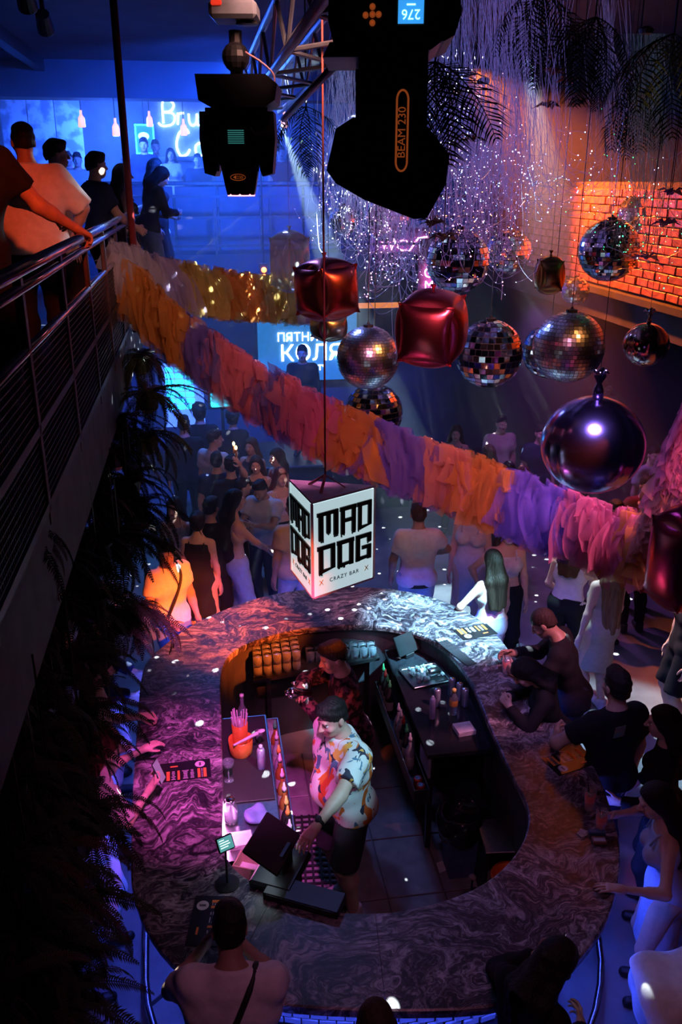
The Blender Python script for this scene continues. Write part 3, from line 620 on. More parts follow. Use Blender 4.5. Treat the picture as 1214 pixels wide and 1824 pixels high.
# ---- tulle garlands
TUL = {}
def tulle(n, c):
    m = bpy.data.materials.new('tulle_'+n); m.use_nodes = True; nt = m.node_tree; b = nt.nodes['Principled BSDF']; out = nt.nodes['Material Output']
    tc = nt.nodes.new('ShaderNodeTexCoord'); nz = nt.nodes.new('ShaderNodeTexNoise'); nz.inputs['Scale'].default_value = 14; nt.links.new(tc.outputs['Object'], nz.inputs['Vector'])
    rp = nt.nodes.new('ShaderNodeValToRGB'); rp.color_ramp.elements[0].color = (*[v*.75 for v in c], 1); rp.color_ramp.elements[1].color = (*c, 1); nt.links.new(nz.outputs[0], rp.inputs[0]); nt.links.new(rp.outputs[0], b.inputs['Base Color'])
    b.inputs['Roughness'].default_value = .9; b.inputs['Specular IOR Level'].default_value = .1; b.inputs['Alpha'].default_value = 1
    tr = nt.nodes.new('ShaderNodeBsdfTranslucent'); nt.links.new(rp.outputs[0], tr.inputs[0]); mx = nt.nodes.new('ShaderNodeMixShader'); mx.inputs[0].default_value = .45
    nt.links.new(b.outputs[0], mx.inputs[1]); nt.links.new(tr.outputs[0], mx.inputs[2]); tp = nt.nodes.new('ShaderNodeBsdfTransparent'); m3 = nt.nodes.new('ShaderNodeMixShader'); m3.inputs[0].default_value = .48; nt.links.new(tp.outputs[0], m3.inputs[1]); nt.links.new(mx.outputs[0], m3.inputs[2]); nt.links.new(m3.outputs[0], out.inputs[0]); return m
for n, c in dict(orange=(.85, .38, .10), violet=(.25, .18, .68), pink=(.88, .27, .42), coral=(.85, .38, .30), yellow=(.80, .62, .22), lilac=(.58, .50, .74), pale=(.70, .66, .78)).items(): TUL[n] = tulle(n, c)
def garland(ctrl, secs, label, fr_len, dens=430, seed=1):
    rnd = random.Random(seed)
    path = catmull([PD(*c) for c in ctrl], 16); acc = [0]
    for a, b in zip(path[:-1], path[1:]): acc.append(acc[-1]+(b-a).length)
    tot = acc[-1]
    def at(u):
        s_ = u*tot
        for i in range(len(acc)-1):
            if acc[i+1] >= s_: q = (s_-acc[i])/max(1e-6, acc[i+1]-acc[i]); return path[i].lerp(path[i+1], q), (path[i+1]-path[i]).normalized()
        return path[-1], (path[-1]-path[-2]).normalized()
    g = thing('tulle_garland', label, 'garland', path[0]); o0 = path[0]
    MB().tube([q-o0 for q in path[::4]], .006, 5).build('cord', mat('cord_white', (.6, .6, .6), rough=.8), g)
    u0 = 0
    for (u1, colr) in secs:
        mb = MB(); n = int((u1-u0)*tot*dens)
        for k in range(n):
            u = u0+(u1-u0)*(k+rnd.random())/max(1, n); u += rnd.gauss(0, .009); c, t_ = at(min(max(u, 0), 1)); side = t_.cross(Vector((0, 0, 1))).normalized()
            ph = rnd.uniform(-1, 1); kind = rnd.random(); wd = rnd.uniform(.08, .17); rows, cols = 7, 4; vs = []; tw = rnd.uniform(-1, 1); ph2 = rnd.uniform(0, 6); lean_ = rnd.gauss(0, .10)
            wdir = (t_*math.cos(tw*.8)+side*math.sin(tw*.8)); fl_ = rnd.uniform(.06, .13); sp = side*ph
            if kind < .62: Ls = fr_len*rnd.uniform(.72, 1.08); up0 = rnd.uniform(.0, .05)
            elif kind < .85: Ls = fr_len*rnd.uniform(.3, .6); up0 = rnd.uniform(.03, .08)
            else: Ls = fr_len*rnd.uniform(.05, .2); up0 = rnd.uniform(.07, .12); fl_ = .07
            for i in range(rows+1):
                v = i/rows; out_ = fl_*math.sin(min(v*1.8, 1.57)); dz = up0*math.sin(min(v*4.5, PI))-Ls*max(0, v-.06)**1.1
                ctr = c+sp*out_+Vector((0, 0, dz))+t_*(lean_*v*Ls/.4+.025*math.sin(ph2+v*4)*v); w2 = wd*(.30+.85*v)*(1+.15*math.sin(ph2+v*8))
                for j in range(cols):
                    q = j/(cols-1)-.5; fold = .014*math.cos(q*11+ph2+v*2.5)*(.3+v); end = rnd.uniform(-.035, .02) if i == rows else 0
                    vs.append(ctr+wdir*(q*w2)+(sp.normalized() if abs(ph) > .05 else side)*fold+Vector((0, 0, end))-o0)
            mb.add(vs, [(i*cols+j, i*cols+j+1, (i+1)*cols+j+1, (i+1)*cols+j) for i in range(rows) for j in range(cols-1)])
        stuff(mb.build('tulle_tuft', TUL[colr], g, True)); u0 = u1
gA = [(205, 462, 6.6), (255, 505, 6.6), (330, 575, 6.55), (450, 655, 6.5), (570, 720, 6.45), (680, 770, 6.4), (800, 815, 6.3), (920, 860, 6.1), (1040, 905, 5.9), (1150, 945, 5.6)]
garland(gA, [(.035, 'pale'), (.145, 'orange'), (.175, 'orange'), (.235, 'violet'), (.325, 'pink'), (.365, 'violet'), (.47, 'pink'), (.535, 'orange'), (.635, 'violet'), (.70, 'coral'), (.77, 'orange'), (.865, 'violet'), (.97, 'pink'), (1, 'orange')], 'long multicoloured tulle garland swagged from the balcony across the hall', .42)
garland([(205, 448, 6.7), (270, 470, 7.0), (340, 487, 7.4), (430, 502, 8.0), (520, 514, 8.8), (600, 520, 9.6)], [(.12, 'pale'), (.2, 'lilac'), (.36, 'yellow'), (.52, 'orange'), (.72, 'yellow'), (1, 'lilac')], 'second yellow and lilac tulle garland running behind the foil balloons', .35, 400, 5)
garland([(1152, 950, 5.55), (1185, 880, 5.2), (1222, 740, 4.9), (1290, 560, 4.6)], [(.4, 'coral'), (1, 'pink')], 'pink tulle garland end rising at the right picture edge', .22, 460, 9)

# ---- truss and moving head lights
tr = thing('lighting_truss', 'dark triangular lighting truss under the ceiling', 'truss', (0, 0, 0))
ty0, ty1, tx = 1.6, 8.6, .62
ch = [(tx-.16, 5.42), (tx+.16, 5.42), (tx-.16, 5.72), (tx+.16, 5.72)]
M_truss = mat('truss_alu', (.30, .32, .36), (.22, .24, .28), rough=.4, metal=.7)
for (x, z) in ch: MB().tube([(x, ty0, z), (x, ty1, z)], .024, 8).build('chord', M_truss, tr, True)
for i in range(14):
    y = ty0+i*.5
    for (a, b) in ((0, 2), (1, 3), (0, 1)):
        p0, p1 = ch[a], ch[b]
        if i % 2: p0, p1 = p1, p0
        MB().tube([(p0[0], y, p0[1]), (p1[0], y+.5, p1[1])], .012, 6).build('brace', M_truss, tr)
MB().tube([PD(505, 212, 3.9), PD(600, 112, 3.0)], .014, 8).build('stay_bar', mat('pale_steel', (.5, .6, .7), rough=.4, metal=.5), tr, True)
M_mh = mat('moving_head_black', (.014, .014, .018), (.009, .009, .012), rough=.42)
M_mark = mat('print_orange_glow', (.75, .22, .08), rough=.5, emit=.12, ec=(1, .2, .04))  # printed marks carry a faint added glow, as if light fell on them
def extr(prof, y0, y1, bev=0):  # prof in x,z ; extruded along y
    n = len(prof); mb = MB(); mb.add([(x, y0, z) for x, z in prof]+[(x, y1, z) for x, z in prof], [(i, (i+1) % n, n+(i+1) % n, n+i) for i in range(n)]+[tuple(range(n-1, -1, -1)), tuple(range(n, 2*n))]); return mb
# far unit, facing us, pointing down
p = PD(426, 250, 3.9); S_ = 3.9/FPX
m1 = thing('moving_head_light', 'black moving head stage light pointing straight down with a pink lens', 'stage light', (p.x, p.y, p.z), -YAW, 'moving head lights')
pxs = lambda pts: [((x-426)*S_, (250-y)*S_) for x, y in pts]
extr(pxs([(362, 150), (480, 150), (500, 165), (495, 190), (478, 200), (385, 200), (366, 190)]), -.16, .16).build('base', M_mh, m1)
for sgn in (-1, 1): extr(pxs([(x if sgn < 0 else 852-x, y) for x, y in [(362, 205), (400, 205), (388, 300), (384, 310), (366, 305), (360, 250)]][::sgn]), -.08, .08).build('yoke_arm', M_mh, m1)
extr(pxs([(372, 199), (480, 199), (480, 214), (372, 214)]), -.08, .08).build('yoke_bridge', M_mh, m1)
hd = MB(); prof = [(.055, .14), (.085, .12), (.10, .06), (.098, -.08), (.075, -.20), (.066, -.24)]
hd.lathe(prof, (0, 0, .01), 8, rot=Matrix.Rotation(PI/8, 3, 'Z')); h1 = hd.build('head', M_mh, m1)
MB().lathe([(.062, 0), (.062, .01)], (0, 0, -.235), 24).build('lens', mat('lens_pink', (1, .35, .5), rough=.2, emit=3.2, ec=(1, .22, .35)), h1)
extr(pxs([(398, 238), (416, 228), (440, 228), (456, 240), (458, 292), (446, 300), (404, 300), (394, 290)]), -.112, -.09).build('front_cover', M_mh, h1)
for i in range(7): MB().box((-.002, -.115, (250-236)*S_-i*.0085), (.07, .006, .004)).build('grille_slat', mat('grille_teal_glow', (.1, .35, .35), rough=.4, emit=.15, ec=(.1, .6, .55)), h1)  # teal light on the slats is put in as a faint emission
for sgn in (-1, 1): MB().tube([(sgn*.062, -.105, .05), (sgn*.088, -.09, .0), (sgn*.088, -.09, -.13)], .0045, 5).build('trim', M_chrome, h1)
lb = MB(); ov = [(.033*math.cos(a*PI/12), -.114, -.155+.013*math.sin(a*PI/12)) for a in range(24)]; lb.tube(ov, .0016, 4, closed=True); lb.build('label_oval', M_mark, h1); ob('lettering', text_mesh('◄230', .019, .0005, M_mark), h1, (0, -.114, -.156), (PI/2, 0, 0))
cl = MB(); cl.tube([(0, 0, .255), (0, 0, 5.40-p.z+.05)], .028, 8); cl.sphere((.0, -.02, .33), .06); cl.build('clamp', M_mh, m1)
MB().tube(catmull([(.05, -.1, .34), (.12, -.1, .30), (.17, -.1, .25), (.165, -.1, .19)], 5), .0045, 6).build('cable', mat('cable_pink', (.7, .35, .4), rough=.5), m1, True)
# upper gear box on the truss above it
gx = thing('power_box', 'dark projector style gear box under the ceiling above the far moving head', 'gear box', PD(418, 22, 3.7), -YAW)
MB().box((0, 0, 0), (.20, .2, .07), bev=.015).build('housing', mat('grey_gear', (.2, .22, .26), rough=.5), gx); MB().lathe([(.045, 0), (.05, -.012), (.03, -.016)], (.05, 0, -.035), 16).build('vent_ring', M_black, gx); MB().box((-.065, -.1, .02), (.045, .02, .02), bev=.004).build('indicator', mat('red_ind', (.5, .03, .02), rough=.4, emit=.4, ec=(1, .05, .02)), gx); MB().tube([(0, 0, .03), (0, 0, 6.3-PD(418, 22, 3.7).z)], .02, 8).build('pipe', M_steel_dark, gx)
# near unit
D2 = 1.95; p = PD(695, 190, D2); S2 = D2/FPX
m2 = thing('moving_head_light', 'large near black moving head light lettered BEAM 230 with a blue display', 'stage light', (p.x, p.y, p.z), -YAW-.04, 'moving head lights')
q2 = lambda pts: [((x-695)*S2, (190-y)*S2) for x, y in pts]
extr(q2([(592, 22), (800, 22), (806, 60), (796, 92), (780, 100), (600, 108), (590, 70)]), -.13, .13).build('base', M_mh, m2)
extr(q2([(592, 100), (788, 92), (758, 112), (690, 118), (650, 122), (580, 122)]), -.12, .12).build('base_skirt', mat('grey_violet_plastic', (.12, .11, .16), rough=.4), m2)
extr(q2([(640, 112), (754, 112), (756, 250), (750, 330), (680, 345), (668, 330), (664, 240), (640, 232)]), -.13, -.045).build('yoke_arm', M_mh, m2)
extr(q2([(632, 126), (660, 126), (660, 215), (632, 215)]), .045, .13).build('yoke_arm', M_mh, m2)
hd = MB(); prof = q2([(600, 228), (630, 210), (760, 225), (800, 270), (795, 320), (764, 376), (740, 378), (650, 345), (600, 318), (583, 296)])
h2 = extr(prof, -.06, .10).build('head', M_mh, m2)
extr([(x*.92-.0, z*.92-.012) for x, z in prof], -.075, -.058).build('head_shell', M_mh, h2)
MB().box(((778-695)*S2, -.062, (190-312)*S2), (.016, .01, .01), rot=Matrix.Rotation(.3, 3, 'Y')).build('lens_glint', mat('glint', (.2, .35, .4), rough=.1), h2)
face_y = -.132
def onface(px_, py_): return ((px_-695)*S2, face_y, (190-py_)*S2)
x, y, z = onface(724, 59)
MB().box((x, y, z), (.058, .006, .048)).build('display_bezel', mat('bezel', (.35, .12, .05), rough=.5), m2); dsp = MB().box((x, y-.003, z), (.052, .004, .042)).build('display', mat('lcd_blue', (.05, .3, .6), rough=.3, emit=.8, ec=(.03, .28, .75)), m2)
ob('lettering', text_mesh('276', .026, .0005, glow('lcd_text', (.35, .8, 1), 1.6)), dsp, (x, y-.006, z-.004), (PI/2, PI, 0)); MB().box((x, y-.006, z+.013), (.018, .001, .003)).build('caption_bar', MATS['glow_lcd_text'], dsp)
for (bx, by) in ((662, 51), (662, 62), (662, 74), (651, 63), (672, 62)):
    x, y, z = onface(bx, by); MB().lathe([(.0062, 0), (.0062, .004), (.003, .0045), (.003, .002)], (x, y, z), 12, rot=Matrix.Rotation(PI/2, 3, 'X')).build('button', M_mark, m2)
for k, (bx, by, w_) in enumerate(((634, 44, .022), (634, 50, .020), (634, 55, .016), (675, 40, .01), (754, 45, .008), (754, 69, .008))):
    x, y, z = onface(bx, by); MB().box((x, y, z), (w_, .001, .003)).build('printed_line', mat('print_dim', (.4, .12, .05), rough=.5), m2)
x, y, z = onface(714, 235); mb = MB(); hh = 57*S2; ww = 9.5*S2
ov = [(x+ww*math.cos(a), y, z+(hh-ww)*(1 if math.sin(a) > 0 else -1)+ww*math.sin(a)*1.6) for a in [2*PI*(i+.5)/28 for i in range(28)]]
mb.tube(ov, .0022, 5, closed=True); mb.build('label_outline', M_mark, m2); ob('lettering', text_mesh('BEAM 230', .0235, .0008, M_mark), m2, (x, y, z-.003), (PI/2, -PI/2, 0))
c2 = MB(); 
for dx in (-.1, 0, .07): c2.tube([(dx, 0, .19), (dx, 0, .25)], .012, 8); c2.sphere((dx, 0, .25), .018)
c2.tube([(0, 0, .25), (0, 0, .56)], .02, 8); c2.build('clamp', mat('clamp_red', (.25, .05, .02), rough=.45), m2)
MB().tube(catmull([PD(583, 150, 2.6), PD(581, 300, 2.7), PD(580, 480, 2.9)], 6), .0025, 5).build('safety_cord', mat('cord_red', (.5, .05, .04), rough=.6), None) if False else None

# ---- fibre optic bunches
def fibres(x0, x1, ytop, ybot, d, n, label, tips, glowc, seed, curl=.25, hang=True, dd=.5):
    rnd = random.Random(seed); a = PD((x0+x1)/2, ytop, d); t = thing('fibre_optic_bunch', label, 'fibre light', (a.x, a.y, min(a.z, 6.28)), 0, 'fibre optic bunches'); o0 = t.location.copy()
    mb = MB(); tb = MB(); gb = [MB() for _ in tips]
    for k in range(n):
        u = rnd.gauss(.5, .22); xt = x0+(x1-x0)*u; d_ = d+rnd.uniform(-dd, dd); p0 = PD(xt+rnd.gauss(0, 6), ytop, d_); 
        yb = ybot+rnd.gauss(0, 42); p1 = PD(xt+rnd.gauss(0, 22), yb-40, d_); L_ = (p0-p1).length
        pts = [p0, p0.lerp(p1, .35)+Vector((rnd.gauss(0, .03), rnd.gauss(0, .03), 0)), p0.lerp(p1, .7)+Vector((rnd.gauss(0, .05), rnd.gauss(0, .05), 0)), p1]
        an = rnd.uniform(0, 6.28); rr = curl*rnd.uniform(.3, 1.2); dr = Vector((math.cos(an), math.sin(an), 0))
        pts += [p1+dr*rr*.3+Vector((0, 0, -.10)), p1+dr*rr*.7+Vector((0, 0, -.12+rnd.uniform(-.06, .02))), p1+dr*rr+Vector((0, 0, -.08+rnd.uniform(-.12, .08)))]
        pts = [q-o0 for q in catmull(pts, 3)]; mb.tube(pts, .0015*d/7, 3, cap=False)
        gb[rnd.randrange(len(tips))].sphere(pts[-1], .0026*d/7*rnd.choice([.7, 1, 1, 1.9]), 6, 4)
        if rnd.random() < .5:
            for _ in range(1): gb[rnd.randrange(len(tips))].sphere(pts[rnd.randrange(6, len(pts)-1)], .0018*d/7*rnd.choice([.7, 1, 1.4]), 5, 3)
    stuff(mb.build('strands', mat('fibre_'+label[:14].replace(' ', '_'), (.55, .5, .7), rough=.25, emit=glowc[3]*1.7, ec=glowc[:3], spec=.8), t))
    for g_, (nm, c, e) in zip(gb, tips): stuff(g_.build('light_tips', glow(nm, c, e), t))
    MB().lathe([(.05, .0), (.06, .03), (.03, .05)], n=12).build('holder', M_black, t)
TW = ('tip_white', (.75, .82, 1), 8); TV = ('tip_violet', (.55, .35, 1), 7); TP = ('tip_pink', (1, .35, .6), 7); TG = ('tip_green', (.02, 1, .25), 9); TB = ('tip_blue', (.2, .35, 1), 9); TO = ('tip_orange', (1, .3, .08), 8)
fibres(800, 1010, -30, 330, 6.4, 210, 'large violet fibre optic bunch hanging from the ceiling in the middle', [TW, TV, TB, TP], (.30, .22, .9, .10), 1, .30)
fibres(740, 850, -30, 300, 5.6, 90, 'fibre optic bunch just right of the near moving head', [TW, TB, TV], (.25, .25, 1, .10), 2, .22)
fibres(760, 960, 150, 440, 7.6, 150, 'low tangled fibre optic bunch over the mirror balls', [TW, TP, TO, TV], (.45, .2, .75, .09), 3, .38)
fibres(570, 650, 115, 395, 8.6, 110, 'pale fibre optic bunch at the left, below the truss', [TW, TP, TW], (.3, .4, 1, .09), 4, .28)
fibres(640, 740, 200, 445, 8.4, 110, 'pink tipped fibre optic bunch over the WC sign', [TP, TW, TV], (.6, .2, .8, .10), 5, .30)
fibres(1100, 1200, 60, 420, 6.8, 90, 'green tipped fibre optic bunch at the right', [TG, TG, TW], (.05, .12, .10, .05), 6, .35)
fibres(1040, 1130, -20, 350, 7.2, 40, 'sparse fibre optic bunch between the palm leaves', [TB, TW, TG], (.2, .15, .5, .08), 7, .40)
fibres(690, 770, 330, 500, 8.0, 70, 'fibre optic bunch drooping beside the vertical neon sign', [TW, TP, TB], (.5, .22, .8, .10), 8, .30)
for k, (x, y0, y1, d_) in enumerate(((1083, -20, 430, 5.2), (1076, 40, 420, 5.3))): pass

# ---- palm leaves and dried blooms under the ceiling
M_leaf = mat('palm_green', (.02, .045, .02), (.012, .025, .012), rough=.55, spec=.25)
def frond_mesh(L_, n, lw, ll, droop, m, name, seed=0, spread=1.0):
    rnd = random.Random(seed); mb = MB(); sp = []
    for i in range(n+1):
        v = i/n; sp.append(Vector((0, L_*math.sin(v*droop)/droop if droop else L_*v, -L_*(1-math.cos(v*droop))/max(droop, .01))))
    mb.tube(sp, [.006*(1-.7*i/n)*L_/.7 for i in range(n+1)], 4, cap=False)
    for i in range(2, n+1):
        v = i/n; t_ = (sp[i]-sp[i-1]).normalized(); l_ = ll*math.sin(PI*min(1, .12+v*.86))**.6*rnd.uniform(.85, 1.1)
        for sgn in (-1, 1):
            dr = (Vector((sgn*spread, 0, 0))+t_*.55+Vector((0, 0, rnd.uniform(-.25, .05)))).normalized(); a = sp[i]; b = a+dr*l_*.5+Vector((0, 0, .01)); c = a+dr*l_+Vector((0, 0, -l_*.18)); wv = t_*lw
            mb.add([a-wv*.4, b-wv, c, b+wv, a+wv*.4], [(0, 1, 3, 4), (1, 2, 3)])
    return mb.mesh(name, m)
palm = [frond_mesh(1.1, 22, .013, .42, 1.2, M_leaf, 'palm_leaf', s_, .8) for s_ in range(2)]
pls = [(1060, 30, 5.8, 'palm leaves hanging left of the green fibres at upper right'), (1200, 60, 5.0, 'big palm leaves in the upper right corner'), (960, -20, 6.0, 'palm leaves at the top above the violet fibres'), (775, 110, 4.6, 'palm leaves behind the near moving head'), (545, 190, 6.2, 'small palm leaves beside the truss stay'), (1130, 150, 7.0, 'palm leaves deep behind the green fibres')]
for k, (x, y, d_, lab) in enumerate(pls):
    c = PD(x, y, d_); t = thing('palm_spray', lab, 'plant', (c.x, c.y, c.z), random.uniform(0, 6), 'palm sprays under the ceiling')
    for q in range(7 if k != 4 else 5):
        o = ob('leaf', palm[q % 2], t, (0, 0, 0), (random.uniform(-.9, -.1), random.uniform(-.4, .4), q*2*PI/7+random.uniform(-.3, .3))); sc = .55 if k != 4 else .45; o.scale = (sc, sc, sc)
    MB().tube([(0, 0, -.03), (0, 0, 6.3-c.z)], .006, 5).build('stem', M_steel_dark, t)
M_pet = mat('dried_flower', (.35, .15, .10), (.2, .08, .06), rough=.8)
for k, (x, y, d_) in enumerate(((990, 130, 6.0), (1015, 145, 6.1), (975, 190, 6.2), (1030, 185, 6.0), (815, 165, 5.6), (840, 250, 5.8), (1195, 345, 5.6), (1185, 400, 5.7), (1150, 460, 5.8), (770, 400, 5.2), (790, 425, 5.3))):
    c = PD(x, y, d_); mp = M_pet if k < 6 else (mat('violet_flower', (.35, .22, .6), (.2, .1, .4), rough=.7) if k < 9 else mat('dark_leaf', (.03, .02, .03), rough=.6)); 
    lab = ['rusty dried bloom, upper left of the pair under the palm', 'rusty dried bloom, upper right of the pair under the palm', 'rusty dried bloom low among violet fibres', 'rusty dried bloom right of the violet fibres', 'rusty dried bloom beside the near moving head', 'rusty dried bloom between two fibre bunches', 'violet artificial flower at the right edge, top', 'violet artificial flower at the right edge, middle', 'violet artificial flower in front of the bricks', 'dark hanging leaf cluster left of the wrapped mirror ball', 'dark hanging leaf cluster on the wrapped mirror ball'][k]
    t = thing('artificial_flower', lab, 'flower', (c.x, c.y, c.z), k)
    for q in range(7):
        a = q*2*PI/7; mb = MB(); mb.add([(0, 0, 0), (.03, .05, .02), (0, .115, -.015), (-.03, .05, .02), (0, .06, .012)], [(0, 1, 4), (1, 2, 4), (2, 3, 4), (3, 0, 4)]); o = mb.build('petal', mp, t); o.rotation_euler = (.3*(q % 2), .2, a)
    MB().sphere((0, 0, .01), .018, 8, 6).build('heart', mp, t); MB().tube([(0, 0, .01), (0, 0, 6.3-c.z)], .003, 4).build('stem', M_steel_dark, t)
# ------------------------------------------------------------------ people: continuous surfaces from distance fields
def surface_nets(f, lo, h):
    nx, ny, nz = f.shape; ins = f < 0
    c = np.zeros((nx-1, ny-1, nz-1), np.int8)
    for i in (0, 1):
        for j in (0, 1):
            for k in (0, 1): c += ins[i:nx-1+i, j:ny-1+j, k:nz-1+k]
    act = (c > 0) & (c < 8); idx = np.argwhere(act)
    if len(idx) == 0: return np.zeros((0, 3)), np.zeros((0, 4), int)
    num = -np.ones(act.shape, np.int64); num[act] = np.arange(len(idx))
    I, J, K = idx.T; acc = np.zeros((len(idx), 3)); cnt = np.zeros(len(idx))
    cor = [(i, j, k) for i in (0, 1) for j in (0, 1) for k in (0, 1)]
    val = {q: f[I+q[0], J+q[1], K+q[2]] for q in cor}
    for a in cor:
        for ax in range(3):
            if a[ax]: continue
            b = list(a); b[ax] = 1; b = tuple(b); va, vb = val[a], val[b]
            m = (va < 0) != (vb < 0); t = np.where(m, va/np.where(m, va-vb, 1), 0)
            p = np.zeros((len(idx), 3)); p += a; p[:, ax] = t
            acc += p*m[:, None]; cnt += m
    V = lo+h*(idx+acc/cnt[:, None]); faces = []
    for ax in range(3):
        sl = [slice(1, -1)]*3; s0 = list(sl); s1 = list(sl); s0[ax] = slice(0, -1); s1[ax] = slice(1, None)
        a, b = ins[tuple(s0)], ins[tuple(s1)]
        e = np.argwhere(a != b)
        if len(e) == 0: continue
        fl = a[tuple(e.T)]; off = np.array([1, 1, 1]); off[ax] = 0; e = e+off
        u, v = [(1, 2), (2, 0), (0, 1)][ax]
        du = np.zeros(3, int); du[u] = 1; dv = np.zeros(3, int); dv[v] = 1
        q = np.stack([num[tuple((e-du-dv).T)], num[tuple((e-dv).T)], num[tuple(e.T)], num[tuple((e-du).T)]], 1)
        q[~fl] = q[~fl][:, ::-1]; faces.append(q[(q >= 0).all(1)])
    return V, np.concatenate(faces)
class Field:
    def __init__(s, lo, hi, h):
        s.lo = np.array(lo, float); s.h = h; n = np.ceil((np.array(hi)-s.lo)/h).astype(int)+1
        s.ax = [s.lo[i]+h*np.arange(n[i]) for i in range(3)]; s.f = np.full(n, 9.0, np.float32)
    def put(s, fn, lo, hi, k=.02, sub=False):
        pad = k+2.5*s.h; sl = []
        for i in range(3):
            a = max(0, int((lo[i]-pad-s.lo[i])/s.h)); b = min(len(s.ax[i]), int((hi[i]+pad-s.lo[i])/s.h)+2)
            if b <= a: return
            sl.append(slice(a, b))
        X, Y, Z = np.meshgrid(s.ax[0][sl[0]], s.ax[1][sl[1]], s.ax[2][sl[2]], indexing='ij')
        d = fn(X, Y, Z); cur = s.f[tuple(sl)]
        if sub:
            d = -d; hh = np.maximum(k-np.abs(cur-d), 0)/k; s.f[tuple(sl)] = np.maximum(cur, d)+hh*hh*k*.25
        else:
            hh = np.maximum(k-np.abs(cur-d), 0)/k; s.f[tuple(sl)] = np.minimum(cur, d)-hh*hh*k*.25
    def cone(s, a, b, ra, rb, k=.02, clip=None, sy=1.0, frame=None, infl=0):
        a = np.array(a, float); b = np.array(b, float); ra += infl; rb += infl; ab = b-a; L = max(ab@ab, 1e-9); rm = max(ra, rb)*1.3
        def fn(X, Y, Z):
            px, py, pz = X-a[0], Y-a[1], Z-a[2]
            t = np.clip((px*ab[0]+py*ab[1]+pz*ab[2])/L, 0, 1)
            dx, dy, dz = px-t*ab[0], py-t*ab[1], pz-t*ab[2]
            if sy != 1.0:
                if frame is None: dy = dy*sy
                else:
                    q = dx*frame[0]+dy*frame[1]+dz*frame[2]; e = q*(sy-1); dx = dx+e*frame[0]; dy = dy+e*frame[1]; dz = dz+e*frame[2]
            d = np.sqrt(dx*dx+dy*dy+dz*dz)-(ra+(rb-ra)*t)
            if clip is not None: d = np.maximum(d, (X-clip[0][0])*clip[1][0]+(Y-clip[0][1])*clip[1][1]+(Z-clip[0][2])*clip[1][2])
            return d
        s.put(fn, np.minimum(a, b)-rm, np.maximum(a, b)+rm, k)
    def ell(s, c, r, k=.015, M=None, sub=False):
        c = np.array(c, float); r = np.array(r, float); rm = r.max(); mn = r.min()
        def fn(X, Y, Z):
            x, y, z = X-c[0], Y-c[1], Z-c[2]
            if M is not None:
                x, y, z = [M[0][i]*x+M[1][i]*y+M[2][i]*z for i in range(3)]
            q = np.sqrt((x/r[0])**2+(y/r[1])**2+(z/r[2])**2); g = np.sqrt((x/r[0]**2)**2+(y/r[1]**2)**2+(z/r[2]**2)**2)+1e-9
            return q*(q-1)/g
        s.put(fn, c-rm, c+rm, k, sub)
    def cut(s, p, n):
        X, Y, Z = np.meshgrid(*s.ax, indexing='ij')
        s.f = np.maximum(s.f, (X-p[0])*n[0]+(Y-p[1])*n[1]+(Z-p[2])*n[2]).astype(np.float32)
    def wrinkle(s, amp, seed=0, fz=38):
        X, Y, Z = np.meshgrid(*s.ax, indexing='ij'); a = seed*1.7
        s.f = (s.f+amp*(np.sin(fz*Z+9*X+a+2.5*np.sin(11*Y+a)+2*np.sin(13*X+7*Z))*.6+np.sin(23*X-17*Y+12*Z+a*2)*.4)).astype(np.float32)
    def nets(s): return surface_nets(s.f, s.lo, s.h)
def np_mesh(name, V, Fc, mats, mi=None):
    me = bpy.data.meshes.new(name); nf = len(Fc); me.vertices.add(len(V)); me.vertices.foreach_set('co', np.ascontiguousarray(V, np.float32).ravel())
    me.loops.add(nf*4); me.loops.foreach_set('vertex_index', np.ascontiguousarray(Fc, np.int32).ravel())
    me.polygons.add(nf); me.polygons.foreach_set('loop_start', np.arange(nf, dtype=np.int32)*4)
    try: me.polygons.foreach_set('loop_total', np.full(nf, 4, np.int32))
    except Exception: pass
    for m in mats: me.materials.append(m)
    if mi is not None: me.polygons.foreach_set('material_index', np.asarray(mi, np.int32))
    me.polygons.foreach_set('use_smooth', np.ones(nf, bool)); me.update(calc_edges=True); me.validate(); return me
def unit(v): v = np.array(v, float); return v/(np.linalg.norm(v)+1e-9)
def ik(a, t, l1, l2, pole):
    a = np.array(a, float); t = np.array(t, float); d = t-a; L = np.linalg.norm(d); L2 = min(max(L, abs(l1-l2)+.02), (l1+l2)*.995); d = d/L
    t = a+d*L2; x = (l1*l1-l2*l2+L2*L2)/(2*L2); hgt = math.sqrt(max(l1*l1-x*x, 0))
    p = np.array(pole, float); p = p-d*(p@d); p = unit(p); return a+d*x+p*hgt, t
def rotx(a): c, s_ = math.cos(a), math.sin(a); return np.array([[1, 0, 0], [0, c, -s_], [0, s_, c]])
def rotz(a): c, s_ = math.cos(a), math.sin(a); return np.array([[c, -s_, 0], [s_, c, 0], [0, 0, 1]])
def roty(a): c, s_ = math.cos(a), math.sin(a); return np.array([[c, 0, s_], [0, 1, 0], [-s_, 0, c]])
